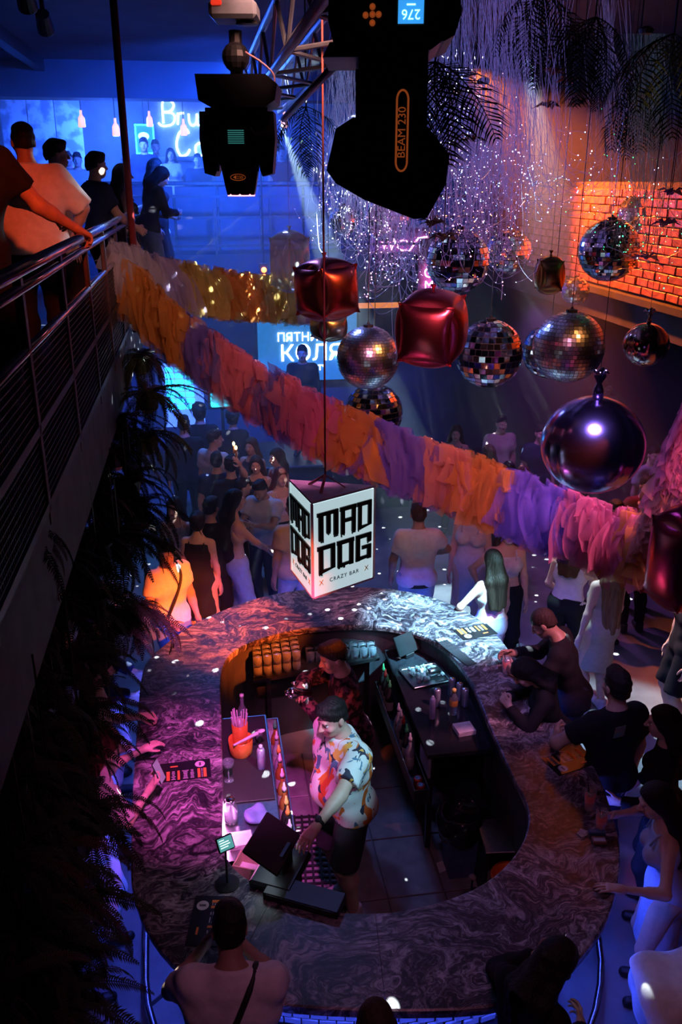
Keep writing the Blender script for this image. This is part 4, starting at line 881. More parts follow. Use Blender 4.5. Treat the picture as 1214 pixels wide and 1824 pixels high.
def hand_mesh(wrist, ydir, palmn, side, s, curl, res):
    """side +1 right, -1 left; palmn points out of the palm"""
    y = unit(ydir); n = np.array(palmn, float); n = unit(n-y*(n@y)); x = np.cross(y, n)*side*-1   # x: thumb side
    x = np.cross(n, y)*(1 if side > 0 else -1)
    x = -x
    def W(p): return np.array(wrist)+s*(x*p[0]+y*p[1]-n*p[2])
    fd = Field(np.array(wrist)-.19*s-.02, np.array(wrist)+.19*s+.02, res)
    for px, w_ in ((-.028, .013), (-.010, .0135), (.009, .0138), (.026, .0135)):
        fd.cone(W((px*.6, .005, 0)), W((px, .082, 0)), .017*s, w_*s, .012)
    fd.cone(W((0, -.03, 0)), W((0, .02, 0)), .026*s, .026*s, .015)
    base = [(-.032, .085, .055), (-.0115, .09, .07), (.009, .092, .074), (.029, .088, .066)]
    for i, (bx, by, ln) in enumerate(base):
        c = curl*(1+.12*(1.5-i)); sp = bx*(.9 if curl < .5 else .2); p = np.array((bx, by, 0.)); ang = 0
        for j, fr in enumerate((.45, .32, .26)):
            ang += c*(.75 if j == 0 else .95); dr = np.array((sp*2, math.cos(ang), -math.sin(ang))); dr[0] = sp*2*math.cos(ang)
            q = p+unit(dr)*ln*fr*1.1; fd.cone(W(p), W(q), (.0088-.0007*j)*s, (.0083-.0008*j)*s, .003); p = q
    p = np.array((.022, .022, -.006)); q = p+np.array((.024, .026, -.012)); fd.cone(W(p), W(q), .0145*s, .011*s, .008)
    q2 = q+unit((.3-.3*curl, .8, -.25-.4*curl))*.033; fd.cone(W(q), W(q2), .0105*s, .0095*s, .003)
    q3 = q2+unit((.1-.5*curl, .9, -.25-.5*curl))*.026; fd.cone(W(q2), W(q3), .0095*s, .008*s, .003)
    return fd.nets()
SKIN = {}
def skin(tone): 
    c = {'light': (.62, .40, .31), 'mid': (.50, .31, .23), 'tan': (.40, .24, .17)}[tone]
    return mat('skin_'+tone, c, tuple(v*.9 for v in c), rough=.5, scale=30)
def hairmat(k):
    c = {'black': (.012, .010, .010), 'brown': (.045, .026, .016), 'chestnut': (.10, .05, .025), 'blond': (.24, .15, .07), 'buzz': (.05, .03, .025), 'red': (.12, .02, .015)}[k]
    return mat('hair_'+k, c, tuple(v*.5 for v in c), rough=.62, scale=9, stretch=(9, 9, .8), bump=.5, spec=.3)
EYE = None
HEADL = .12
def person(label, at=None, loc=None, floor=0.0, h=1.75, yaw=0, sex='m', top=('tee', None), bottom=('trousers', None), hair=('short', 'black'), tone='light',
           L=None, Rr=None, lean=0, twist=0, head=(0, 0, 0), bulk=1.0, belly=0, res=.016, shoes=None, fine=True, stance=.10, legfwd=(0, 0), side_lean=0, loose=.016, group=None, face=True, upright_hips=None):
    s = h/1.75; f = sex == 'f'; H = np.array((0, 0, .95))*s
    Rm = rotz(R(twist)) @ roty(R(side_lean)) @ rotx(-R(lean)); fwdT = Rm @ np.array((0, 1, 0)); upT = Rm @ np.array((0, 0, 1))
    def T(p): return Rm @ (np.array(p, float)*s-H)+H
    sw = (.148 if f else .172)*(.5+.5*bulk)
    headc = T((0, .02, 1.615))+np.array((0, .01, 0))
    Hm = Rm @ rotz(R(head[0])) @ rotx(-R(head[1])) @ roty(R(head[2]))
    nb = T((0, -.005, 1.44)); headc = nb+Hm @ (np.array((0, .028, .172))*s)
    yw = R(yaw)
    if at is not None:
        P = PZ(at[0], at[1], floor+headc[2]); c_, s_ = math.cos(yw), math.sin(yw)
        loc = (P.x-(c_*headc[0]-s_*headc[1]), P.y-(s_*headc[0]+c_*headc[1]), floor)
    elif len(loc) == 2: loc = (*loc, floor)
    def toloc(p):
        x, y, z = p[0]-loc[0], p[1]-loc[1], p[2]-loc[2]; c_, s_ = math.cos(yw), math.sin(yw)
        return np.array((c_*x+s_*y, -s_*x+c_*y, z))
    # ---- joints
    sh = {d: T((d*sw, -.005, 1.388)) for d in (-1, 1)}; arms = {}
    for d, spec in ((-1, L), (1, Rr)):
        sp = dict(spec or {}); tg = sp.get('w'); tg = toloc(tg) if tg is not None else np.array(sp.get('t', (d*(sw+.07*bulk), .05, .80)))*(s if 'w' not in sp else 1)
        pole = sp.get('pole', (d*.6, -1, -.2)); el, wr = ik(sh[d], tg, .285*s, .255*s, pole)
        arms[d] = dict(el=el, wr=wr, hd=sp.get('hd', None), pn=sp.get('pn', (-d, 0.15, 0)), curl=sp.get('curl', .35))
    hp = {d: np.array((d*.09*s*(.6+.4*bulk), 0, .92*s)) for d in (-1, 1)}
    ft = {d: np.array((d*stance*s, legfwd[0 if d < 0 else 1]*s, .085*s)) for d in (-1, 1)}
    kn = {}
    for d in (-1, 1): kn[d], ft[d] = ik(hp[d], ft[d], .44*s, .415*s, (d*.15, 1, 0))
    bk = bulk
    def torso(F_, infl=0, k=.07, bust=True):
        fr = fwdT; c = lambda a, b, ra, rb, kk=k: F_.cone(T(a), T(b), ra*s, rb*s, kk, sy=1.22, frame=fr, infl=infl)
        c((-.065*bk, 0, .94), (.065*bk, 0, .94), (.118 if f else .108)*bk, (.118 if f else .108)*bk)
        c((-.05*bk, 0, 1.09), (.05*bk, 0, 1.09), (.088 if f else .104)*bk, (.088 if f else .104)*bk)
        c((-.078*bk, .008, 1.26), (.078*bk, .008, 1.26), (.098 if f else .118)*bk, (.098 if f else .118)*bk)
        [c((0, -.008, 1.395), (q*sw*.82, -.008, 1.372), .064, .06) for q in (-1, 1)]
        c((0, -.012, 1.37), (0, -.01, 1.44), .085, .062, .05)
        if f and bust:
            for d in (-1, 1): F_.ell(T((d*.072, .085, 1.245)), np.array((.062, .055, .06))*s+infl, .03)
        for d in (-1, 1): F_.ell(T((d*.065*bk, -.045, .925)), np.array((.085, .085, .09))*s*bk+infl, .05)
        if belly: F_.ell(T((0, .055*bk, 1.07)), np.array((.135*bk, .10+belly, .15))*s+infl, .06)
    def arm(F_, d, infl=0, t=2.0, k=.03, flare=0):
        A = arms[d]; a, e, w_ = sh[d], A['el'], A['wr']; g = .8 if f else .9+.1*bk
        if t <= 1: 
            p = a+(e-a)*t; F_.cone(a, a+(e-a)*min(1, t+.08), .056*s*g, .044*s*g+flare, k+.02, clip=(p, unit(e-a)), infl=infl)
        else:
            F_.cone(a, e, .056*s*g, .041*s*g, k+.01, infl=infl); u = t-1
            p = e+(w_-e)*min(u, 1.0)
            F_.cone(e, e+(w_-e)*.35, .041*s*g, .041*s*g, .02, infl=infl, clip=None)
            if u < 1.0: F_.cone(e, w_, .041*s*g, .028*s*g+flare, .02, clip=(p, unit(w_-e)), infl=infl)
            else: F_.cone(e, w_, .041*s*g, .0265*s*g, .02, infl=infl)
    def leg(F_, d, infl=0, t=2.0, flare=0):
        a, e, w_ = hp[d], kn[d], ft[d]; g = .5+.5*bk
        if t <= 1:
            p = a+(e-a)*t; F_.cone(a, a+(e-a)*min(1.05, t+.1), .092*s*g, .066*s*g+flare, .05, clip=(p, unit(e-a)), infl=infl)
        else:
            F_.cone(a, e, .092*s*g, .058*s*g, .05, infl=infl+flare*.4); u = t-1; m = e+(w_-e)*.3+np.array((0, -.018, 0))*s; p = e+(w_-e)*u
            F_.cone(e, m, .055*s*g, .058*s*g, .03, infl=infl+flare*.6); F_.cone(m, w_, .058*s*g, .036*s*g+flare, .03, clip=(p, unit(w_-e)) if u < 1 else None, infl=infl)
    pts = np.array([sh[-1], sh[1], arms[-1]['el'], arms[1]['el'], arms[-1]['wr'], arms[1]['wr'], ft[-1], ft[1], kn[-1], kn[1], T((0, 0, 1.5))])
    lo, hi = pts.min(0)-.22*s*max(1, bk), pts.max(0)+.22*s*max(1, bk); lo[2] = 0.0-.02
    # ---- body
    B = Field(lo, hi, res); torso(B)
    for d in (-1, 1): arm(B, d); leg(B, d)
    B.cone(T((0, -.012, 1.42)), nb+Hm @ (np.array((0, .012, .12))*s), .060*s*(1 if not f else .86), .054*s*(1 if not f else .84), .03)
    for d in (-1, 1): B.cone(ft[d]+np.array((0, -.02, -.045))*s, ft[d]+np.array((d*.02, .12, -.055))*s, .034*s, .028*s, .03)
    V, Fc = B.nets(); VV, FF, MI = [V], [Fc], [np.zeros(len(Fc), int)]; off = len(V)
    # ---- head, finer
    hr = min(res*.55, .0085 if not fine else .006); ext = .17*s
    G = Field(headc-ext, headc+ext, hr); hp_ = lambda p: headc+Hm @ (np.array(p, float)*s); SZ = s*(.95 if f else 1.0)
    e_ = lambda c, r, k=.02, sub=False: G.ell(hp_(np.array(c)*SZ/s), np.array(r)*SZ, k, M=Hm, sub=sub)
    e_((0, -.012, .035), (.074, .095, .085), .02); e_((0, .02, -.035), (.059, .072, .082), .035)
    e_((0, .052, -.082), (.034, .034, .03), .03)
    G.cone(nb, hp_((0, -.015, -.05)), .057*s*(.86 if f else 1), .054*s*(.86 if f else 1), .02)
    if face:
        for d in (-1, 1):
            e_((d*.031, .098, .002), (.017, .016, .012), .012, True); e_((d*.042, .062, -.03), (.022, .024, .022), .02)
            e_((d*.076, -.008, -.008), (.009, .02, .031), .008)
        G.cone(hp_((-.03, .083, .022)), hp_((.03, .083, .022)), .010*s, .010*s, .012)
        G.cone(hp_((0, .093, .006)), hp_((0, .113, -.028)), .009*s, .0125*s, .010)
        for d in (-1, 1): e_((d*.011, .102, -.031), (.009, .010, .008), .006)
        e_((0, .088, -.056), (.022, .013, .0055), .005); e_((0, .086, -.068), (.019, .013, .0065), .005)
    V, Fc = G.nets(); VV.append(V); FF.append(Fc+off); loc_ = (V-headc) @ Hm/SZ; fcn = loc_[Fc].mean(1)
    mi = np.zeros(len(Fc), int); lip = (np.abs(fcn[:, 0]) < .021) & (fcn[:, 1] > .08) & (fcn[:, 2] < -.05) & (fcn[:, 2] > -.074); mi[lip] = 1 if face else 0
    MI.append(mi); off += len(V)
    def add_ball(c, r, m, n=10):
        nonlocal off
        us = np.linspace(0, PI, n); vs_ = np.linspace(0, 2*PI, n*2, endpoint=False); g = np.array([[np.sin(a)*np.cos(b), np.sin(a)*np.sin(b), np.cos(a)] for a in us for b in vs_])
        M2 = n*2; q = np.array([(i*M2+j, (i+1)*M2+j, (i+1)*M2+(j+1) % M2, i*M2+(j+1) % M2) for i in range(n-1) for j in range(M2)])
        VV.append(hp_(0*g)+0 if False else headc+((g*np.array(r)+np.array(c))*SZ) @ Hm.T); FF.append(q+off); MI.append(np.full(len(q), m)); off += len(g)
    if face and fine:
        for d in (-1, 1):
            add_ball((d*.031, .0755, .0), (.0125, .0125, .0095), 2, 8); add_ball((d*.031, .0855, .0), (.0055, .0036, .0055), 3, 6)
            for q in range(4): add_ball((d*(.016+.009*q), .0925-.0022*q*q*.6, .021+.002*q-.0012*q*q), (.0062, .003, .0024), 3, 5)
    # ---- hands
    for d in (-1, 1):
        A = arms[d]; yd = A['hd'] if A['hd'] is not None else unit(A['wr']-A['el']); 
        V, Fc = hand_mesh(A['wr'], yd, A['pn'], d, s*(.92 if f else 1.02), A['curl'], .0055 if fine else .0075); VV.append(V); FF.append(Fc+off); MI.append(np.zeros(len(Fc), int)); off += len(V)
    lipm = mat('lips', (.42, .15, .13), rough=.4); eyem = mat('eye_white', (.7, .68, .66), rough=.2); dark = hairmat('brown' if hair[1] in ('blond', 'chestnut') else 'black')
    me = np_mesh('person', np.concatenate(VV), np.concatenate(FF), [skin(tone), lipm, eyem, dark], np.concatenate(MI))
    o = ob('person', me, None, loc, (0, 0, yw)); tag(o, label, 'person', group)
    seed = len(bpy.data.objects) % 97
    # ---- clothes
    tt, tm = top[0], top[1]; hem = None
    if tm is not None:
        C = Field(lo, hi, res); infl = loose
        sl = {'tee': .62, 'long': 1.93, 'tank': 0, 'crop': 0, 'shirt': .72, 'dress': 0, 'jacket': 1.9, 'halfsleeve': .98}[tt]
        if tt in ('tank', 'crop', 'dress'): infl = .008
        torso(C, infl)
        if tt != 'dress' and tt != 'crop':
            for d in (-1, 1): leg(C, d, infl+.004, .35)
        if sl > 0:
            for d in (-1, 1): arm(C, d, infl, sl, flare=.012 if sl < 1 else .006)
        if tt == 'dress':
            C.cone((0, 0, .95*s), (0, .01, .50*s), .135*s, .155*s, .06, sy=1.15, infl=.006); C.cut((0, 0, .50*s), (0, 0, -1))
        if tt in ('tank', 'crop', 'dress'):
            for d in (-1, 1): C.cut(T((d*.125, 0, 1.40)), Rm @ unit((d, 0, .35)))
            C.cut(T((0, 0, 1.395 if tt != 'crop' else 1.36)), upT)
        else:
            C.cut(T((0, .0, 1.462)), Rm @ unit((0, .18, 1)))
        C.wrinkle(.0045 if tt not in ('tank', 'crop', 'dress') else .002, seed)
        if tt != 'dress': C.cut(T((0, 0, {'crop': 1.12, 'tank': .98}.get(tt, .86))), -upT)
        V, Fc = C.nets(); g = ob({'dress': 'dress', 'jacket': 'jacket', 'tank': 'tank_top', 'crop': 'crop_top'}.get(tt, 'shirt'), np_mesh('top', V, Fc, [tm]), o)
        if tt in ('tank', 'crop', 'dress'):
            for d in (-1, 1):
                pt = [T((d*.085, .10, 1.33)), T((d*.09, .06, 1.40)), T((d*.092, -.01, 1.445)), T((d*.085, -.07, 1.39)), T((d*.075, -.10, 1.32))]
                MB().tube(pt, .008, 6).build('strap', tm, o, True)
    bt, bm = bottom[0], bottom[1]
    if bm is not None and tt != 'dress':
        C = Field(lo, hi, res); il = .010
        torso(C, il, bust=False); lg = {'trousers': 1.93, 'wide': 1.95, 'shorts': .95, 'skirt': 0}[bt]
        if lg > 0:
            for d in (-1, 1): leg(C, d, il, lg, flare={'wide': .035, 'shorts': .02}.get(bt, .008))
        else:
            C.cone((0, 0, .93*s), (0, .01, .60*s), .125*s, .15*s, .06, sy=1.1, infl=.006); C.cut((0, 0, .58*s), (0, 0, -1))
        C.cut(T((0, 0, 1.03)), upT); C.wrinkle(.004, seed+3, 30)
        V, Fc = C.nets(); ob({'shorts': 'shorts', 'skirt': 'skirt'}.get(bt, 'trousers'), np_mesh('bottom', V, Fc, [bm]), o)
    shm = shoes if shoes is not None else mat('shoe_black', (.015, .015, .018), rough=.5)
    for d in (-1, 1):
        C = Field(ft[d]-.2, ft[d]+.22, res*.8); C.cone(ft[d]+np.array((0, -.03, -.045))*s, ft[d]+np.array((d*.022, .145, -.052))*s, .044*s, .036*s, .03)
        C.cone(ft[d]+np.array((0, -.02, .01))*s, ft[d]+np.array((0, 0, -.03))*s, .048*s, .048*s, .02); C.cut((0, 0, .0), (0, 0, -1)); C.cut((0, 0, .125*s), (0, 0, 1))
        V, Fc = C.nets(); ob('shoe', np_mesh('shoe', V, Fc, [shm]), o)
    # ---- hair
    hs, hk = hair[0], hair[1]
    if hs != 'none':
        hx = .30*s if hs in ('long', 'pony', 'mid') else 0
        C = Field(headc-np.array((.16, .2, .18+(hair[2] if len(hair) > 2 else .35) if hs in ('long', 'pony', 'mid') else .16))*s-(.05 if hx else 0), headc+np.array((.16, .16, .17))*s+(.05 if hx else 0), hr*1.25)
        q = .004 if hs == 'buzz' else .0055 if hs == 'short' else .016
        C.ell(hp_((0, -.012, .036)), np.array((.074+q, .095+q, .085+q*1.2))*SZ, .01, M=Hm); C.ell(hp_((0, -.03, -.02)), np.array((.070+q*.8, .07+q*.6, .075))*SZ, .02, M=Hm)
        if hs == 'short': C.ell(hp_((0, .0, .078)), np.array((.066, .088, .058))*SZ, .015, M=Hm); C.ell(hp_((.012, .058, .092)), np.array((.048, .038, .032))*SZ, .02, M=Hm)
        if hs in ('short', 'buzz'):
            C.cut(hp_((0, .094, .058)), Hm @ unit((0, .5, -.86)))
        else:
            C.cut(hp_((0, .072, .058)), Hm @ unit((0, .86, -.42)))
        ln = hair[2] if len(hair) > 2 else .35
        if hs in ('long', 'mid'):
            for d in (-1, 1):
                p0 = hp_((d*.062, -.03, .01)); p1 = nb+Rm @ (np.array((d*.085, -.055, .0))*s); p2 = p1+Rm @ (np.array((-d*.015, -.045, 0))*s)-np.array((0, 0, ln*.9))*s
                C.cone(p0, p1, .034*s, .045*s, .03); C.cone(p1, p2, .045*s, .028*s, .03)
            p1 = nb+Rm @ (np.array((0, -.09, .02))*s); p2 = p1+np.array((0, -.025, -ln))*s
            C.cone(hp_((0, -.07, .01)), p1, .055*s, .06*s, .04); C.cone(p1, p2, .06*s, .035*s, .04)
        if hs == 'pony':
            p1 = hp_((0, -.14, .0)); p2 = p1+np.array((0, -.03, -ln))*s; C.ell(hp_((0, -.115, .045)), np.array((.03, .03, .03))*s, .02); C.cone(hp_((0, -.115, .045)), p1, .025*s, .035*s, .02); C.cone(p1, p2, .035*s, .012*s, .03)
        if hs == 'bun': C.ell(hp_((0, -.10, .085)), np.array((.045, .045, .042))*s, .02)
        if hs == 'curly': C.ell(hp_((0, -.02, .06)), np.array((.1, .115, .09))*s, .02, M=Hm); C.wrinkle(.008, seed, 90)
        if hs not in ('buzz',): C.wrinkle(.0028 if hs != 'short' else .0045, seed, 6 if hs in ('long', 'pony') else 110)
        V, Fc = C.nets(); ob('hair', np_mesh('hair', V, Fc, [hairmat(hk)]), o)
    INFO[label] = dict(o=o, arms=arms, loc=loc, yaw=yw, headc=headc, Hm=Hm, s=s, T=T)
    return o
INFO = {}
def cloth(name, c, c2=None, rough=.85, **k): return mat('cloth_'+name, c, c2 or tuple(v*.88 for v in c), rough=rough, scale=k.pop('scale', 25), bump=k.pop('bump', .12), spec=.2, **k)
# ------------------------------------------------------------------ people
def hawaii():
    m = bpy.data.materials.new('cloth_hawaiian'); m.use_nodes = True; nt = m.node_tree; b = nt.nodes['Principled BSDF']; tc = nt.nodes.new('ShaderNodeTexCoord')
    def blot(scale, lo, hi, stretch, loc):
        mp = nt.nodes.new('ShaderNodeMapping'); mp.inputs['Scale'].default_value = stretch; mp.inputs['Location'].default_value = loc; n = nt.nodes.new('ShaderNodeTexNoise'); n.inputs['Scale'].default_value = scale; n.inputs['Detail'].default_value = 2.5; n.inputs['Distortion'].default_value = 1.2
        nt.links.new(tc.outputs['Object'], mp.inputs[0]); nt.links.new(mp.outputs[0], n.inputs['Vector']); r_ = nt.nodes.new('ShaderNodeMapRange'); r_.inputs[1].default_value = lo; r_.inputs[2].default_value = hi; nt.links.new(n.outputs[0], r_.inputs[0]); return r_.outputs[0]
    cur = None
    for (sc, lo, hi, st, lc, col) in ((6.5, .585, .60, (1, 1, .5), (0, 0, 0), (.72, .13, .02)), (9, .615, .63, (1.2, 1.2, .8), (5, 2, 1), (.03, .03, .06)), (9, .63, .645, (1, 1, .5), (1, 7, 3), (.08, .2, .32)), (7, .63, .645, (1, 1, 1.4), (8, 1, 4), (.85, .42, .08))):
        f_ = blot(sc, lo, hi, st, lc); mx = nt.nodes.new('ShaderNodeMix'); mx.data_type = 'RGBA'; mx.inputs[7].default_value = (*col, 1)
        if cur is None: mx.inputs[6].default_value = (.80, .76, .74, 1)
        else: nt.links.new(cur, mx.inputs[6])
        nt.links.new(f_, mx.inputs[0]); cur = mx.outputs[2]
    nt.links.new(cur, b.inputs['Base Color']); b.inputs['Roughness'].default_value = .75; return m
C_white = cloth('white', (.78, .77, .78)); C_grey = cloth('grey', (.52, .52, .55)); C_black = cloth('black', (.012, .012, .016)); C_beige = cloth('beige', (.55, .46, .38)); C_denim = cloth('denim', (.16, .24, .42)); C_lden = cloth('light_denim', (.42, .52, .72)); C_navy = cloth('navy', (.02, .03, .08)); C_floral = cloth('dark_floral', (.16, .06, .10), (.015, .01, .02), mixlo=.48, mixhi=.56, scale=22); C_charcoal = cloth('charcoal', (.045, .045, .055)); C_pink = cloth('pale_pink', (.70, .55, .58)); C_olive = cloth('taupe', (.40, .37, .30)); C_silver = cloth('silver', (.62, .62, .70), rough=.4); C_red = cloth('dark_red', (.35, .05, .05))
S_white = mat('shoe_white', (.7, .7, .72), rough=.5)
AW = 0
def far(px_, py_, d_, floor): P = PD(px_, py_, d_); return dict(loc=(P.x, P.y), floor=floor, h=(P.z-floor)/.922)
# behind the bar
person('bartender in a colourful palm print shirt and shorts at the till', at=(592, 1277), h=1.80, yaw=114, top=('shirt', hawaii()), bottom=('shorts', C_charcoal), hair=('short', 'black'), tone='light', bulk=1.18, belly=.045, lean=5, head=(8, 10, 0), res=.012, loose=.026, shoes=S_white,
       L=dict(w=PZ(552, 1490, 1.24), pole=(-1, -.7, -.6), pn=(0, 0, -1), curl=.45), Rr=dict(t=(.27, -.16, .98), pole=(1, -.8, 0), pn=(0, 1, 0), curl=.3), legfwd=(.02, -.06), stance=.12)
person('bartender in a dark floral shirt pouring from a shaker', at=(594, 1170), h=1.76, yaw=92, top=('long', C_floral), bottom=('trousers', C_black), hair=('short', 'black'), tone='mid', lean=10, head=(10, 4, 0), res=.014, loose=.018,
       L=dict(w=PZ(540, 1245, 1.26), pole=(-1, -.4, -.8), pn=(0.3, 0, -1), curl=.9), Rr=dict(w=PZ(535, 1228, 1.36), pole=(1, -.4, -.3), pn=(-.6, .2, -.6), curl=.9))
# around the far end of the bar
person('man in a white tee with dark belt seen from behind, right of the hanging sign', at=(745, 915), h=1.80, yaw=-4, top=('tee', C_white), bottom=('trousers', C_lden), hair=('short', 'brown'), tone='tan', bulk=1.02, L=dict(t=(-.25, .12, .86), pole=(-1, -.4, 0)), Rr=dict(t=(.2, .3, 1.05), pole=(1, -.5, 0)))
person('woman with long brown hair in a white strap top at the far counter', at=(877, 1000), h=1.66, yaw=18, sex='f', top=('tank', C_white), bottom=('skirt', C_lden), hair=('long', 'brown', .30), L=dict(t=(-.28, .18, 1.02), pole=(-1, -.5, 0)), Rr=dict(t=(.24, .1, .85)))
person('woman in a silver crop top facing the bar behind the long haired woman', at=(905, 948), h=1.72, yaw=172, sex='f', top=('crop', C_silver), bottom=('trousers', C_black), hair=('long', 'brown', .3), L=dict(t=(-.24, .02, .82)), Rr=dict(t=(.3, .2, 1.1)), face=True)
person('tall blurred person in a long grey gown under the garland', at=(842, 900), h=1.78, yaw=150, sex='f', top=('dress', C_grey), hair=('long', 'black', .3))
person('dancer in a white sleeveless top with a blue wristband', at=(1022, 965), h=1.70, yaw=-40, sex='f', top=('tank', C_white), bottom=('trousers', C_black), hair=('mid', 'chestnut', .15), L=dict(t=(-.16, .2, .95)), Rr=dict(t=(.2, .24, .98), pole=(1, -.6, 0)))
person('woman in a tight taupe dress with very long loose hair', at=(1092, 1000), h=1.72, yaw=12, sex='f', top=('dress', C_olive), hair=('long', 'blond', .52), head=(0, -4, 8), side_lean=3, L=dict(t=(-.26, -.02, .86)), Rr=dict(t=(.22, .1, .84)), shoes=S_white)
person('man with cropped hair in black bending over his friend at the bar', at=(968, 1110), h=1.78, yaw=62, top=('jacket', C_black), bottom=('trousers', C_navy), hair=('buzz', 'buzz'), tone='tan', lean=18, head=(0, 20, 0), L=dict(t=(-.15, .45, 1.15), pole=(-1, -.2, -1)), Rr=dict(t=(.05, .5, 1.2), pole=(1, -.3, -1)))
person('dark haired woman leaning on the bar, face in her hands', loc=(2.50, 5.28), h=1.64, yaw=75, sex='f', top=('long', C_black), bottom=('trousers', C_navy), hair=('mid', 'black', .15), lean=20, head=(0, 25, 0), L=dict(t=(-.08, .42, 1.25), pole=(-1, 0, -1), curl=.8), Rr=dict(t=(.06, .42, 1.25), pole=(1, 0, -1), curl=.8))
person('man in a black tee with a small back print standing by the right menu', at=(1098, 1222), h=1.80, yaw=12, top=('tee', C_black), bottom=('trousers', C_navy), hair=('short', 'black'), tone='mid', bulk=1.05, res=.013, L=dict(t=(-.22, .3, 1.12), pole=(-1, -.6, 0)), Rr=dict(t=(.27, .06, .86)))
person('person in a black hooded top at the right edge', loc=(2.88, 4.36), h=1.70, yaw=60, top=('jacket', C_black), bottom=('trousers', C_charcoal), hair=('mid', 'black', .2), sex='f', lean=6, L=dict(t=(-.2, .3, 1.05)), Rr=dict(t=(.2, .2, .95)))
person('woman at right in a denim dress reaching for a red drink', loc=(2.56, 3.74), h=1.64, yaw=70, sex='f', top=('dress', C_lden), hair=('long', 'black', .3), tone='light', res=.013, lean=8, head=(10, 10, 0), L=dict(w=(2.14, 3.52, 1.13), pole=(-.6, -.5, -.6), pn=(0, 0, -1), curl=.2), Rr=dict(w=(2.36, 4.06, 1.17), pole=(1, -.2, -.6), pn=(-1, 0, -.2), curl=.7))
person('person in a loose white tee and pale trousers bending at the lower right', loc=(2.13, 3.0), h=1.72, yaw=-105, top=('tee', C_white), bottom=('wide', C_lden), hair=('short', 'brown'), tone='light', res=.013, lean=62, head=(0, -10, 0), loose=.035, bulk=1.1, L=dict(t=(-.2, .62, .75), pole=(-1, 0, -.4), curl=.4), Rr=dict(t=(.2, .6, .75), pole=(1, 0, -.2), curl=.4))
person('dark haired woman at the bottom looking down at a bright phone', at=(990, 1715), h=1.66, yaw=-62, sex='f', top=('long', C_black), bottom=('trousers', C_denim), hair=('mid', 'black', .18), tone='tan', res=.013, lean=10, head=(-12, 22, 0), L=dict(w=PZ(955, 1702, 1.30), pole=(-1, -.3, -1), curl=.7, pn=(0, -.4, 1)), Rr=dict(t=(.1, .34, 1.12), pole=(1, -.3, -1), curl=.7))
person('man in a white shirt with a black shoulder strap reading a menu', at=(408, 1655), h=1.76, yaw=-8, top=('tee', C_white), bottom=('trousers', C_navy), hair=('short', 'black'), tone='tan', bulk=1.08, res=.013, lean=16, head=(14, 14, 0), loose=.022, L=dict(t=(-.18, .46, 1.22), pole=(-1, -.2, -1), curl=.7), Rr=dict(t=(.0, .48, 1.22), pole=(1, -.2, -1), curl=.8, pn=(-1, 0, 0)))
person('person with chestnut hair just peeking in at the bottom edge', loc=(.56, 2.62), h=1.60, yaw=0, sex='f', top=('long', C_charcoal), bottom=('trousers', C_navy), hair=('mid', 'brown', .1), res=.02)
person('dark haired person at the bottom edge, right of the chestnut head', loc=(.70, 2.50), h=1.52, yaw=10, top=('long', C_black), bottom=('trousers', C_navy), hair=('short', 'black'), res=.02)
# left side of the bar, half hidden by ferns
person('man in a tee lit orange with a black cross strap at the far left counter', at=(297, 985), h=1.76, yaw=-140, top=('tee', C_white), bottom=('trousers', C_denim), hair=('short', 'black'), tone='mid', head=(-30, 8, 0), L=dict(t=(-.24, .1, .85)), Rr=dict(t=(.2, .25, 1.02)))
person('person in a dark jacket and white trousers at the left of the bar', loc=(-.98, 6.35), h=1.76, yaw=-80, top=('jacket', C_navy), bottom=('wide', C_white), hair=('short', 'brown'), L=dict(w=(-.74, 6.55, .98), pole=(-.5, -1, 0)), Rr=dict(t=(.25, .2, 1.0)))
person('person in pale trousers resting an orange lit fist on the bar', loc=(-.98, 5.55), h=1.74, yaw=-75, top=('tee', C_beige), bottom=('trousers', C_white), hair=('short', 'black'), tone='mid', lean=8, L=dict(w=(-.62, 5.62, 1.15), pole=(-.4, -1, -.3), curl=1.2, pn=(0, 0, -1)), Rr=dict(t=(.2, .3, 1.0)))
person('woman in a loose pale pink top holding up a phone by the left menu', loc=(-.90, 4.72), h=1.66, yaw=-62, sex='f', top=('halfsleeve', C_pink), bottom=('trousers', C_white), hair=('long', 'red', .3), res=.013, loose=.03, lean=8, head=(0, 18, 0), L=dict(w=(-.56, 5.12, 1.22), pole=(-.6, -.4, -1), curl=.5, pn=(0, 0, -1)), Rr=dict(w=(-.50, 4.66, 1.24), pole=(.7, -.6, -1), curl=.9, pn=(-.3, 0, 1)))
person('person in jeans and open sandals at the lower left by the foot rail', loc=(-.98, 4.28), h=1.72, yaw=-70, sex='f', top=('tee', C_charcoal), bottom=('trousers', C_denim), hair=('long', 'black', .3), tone='light')
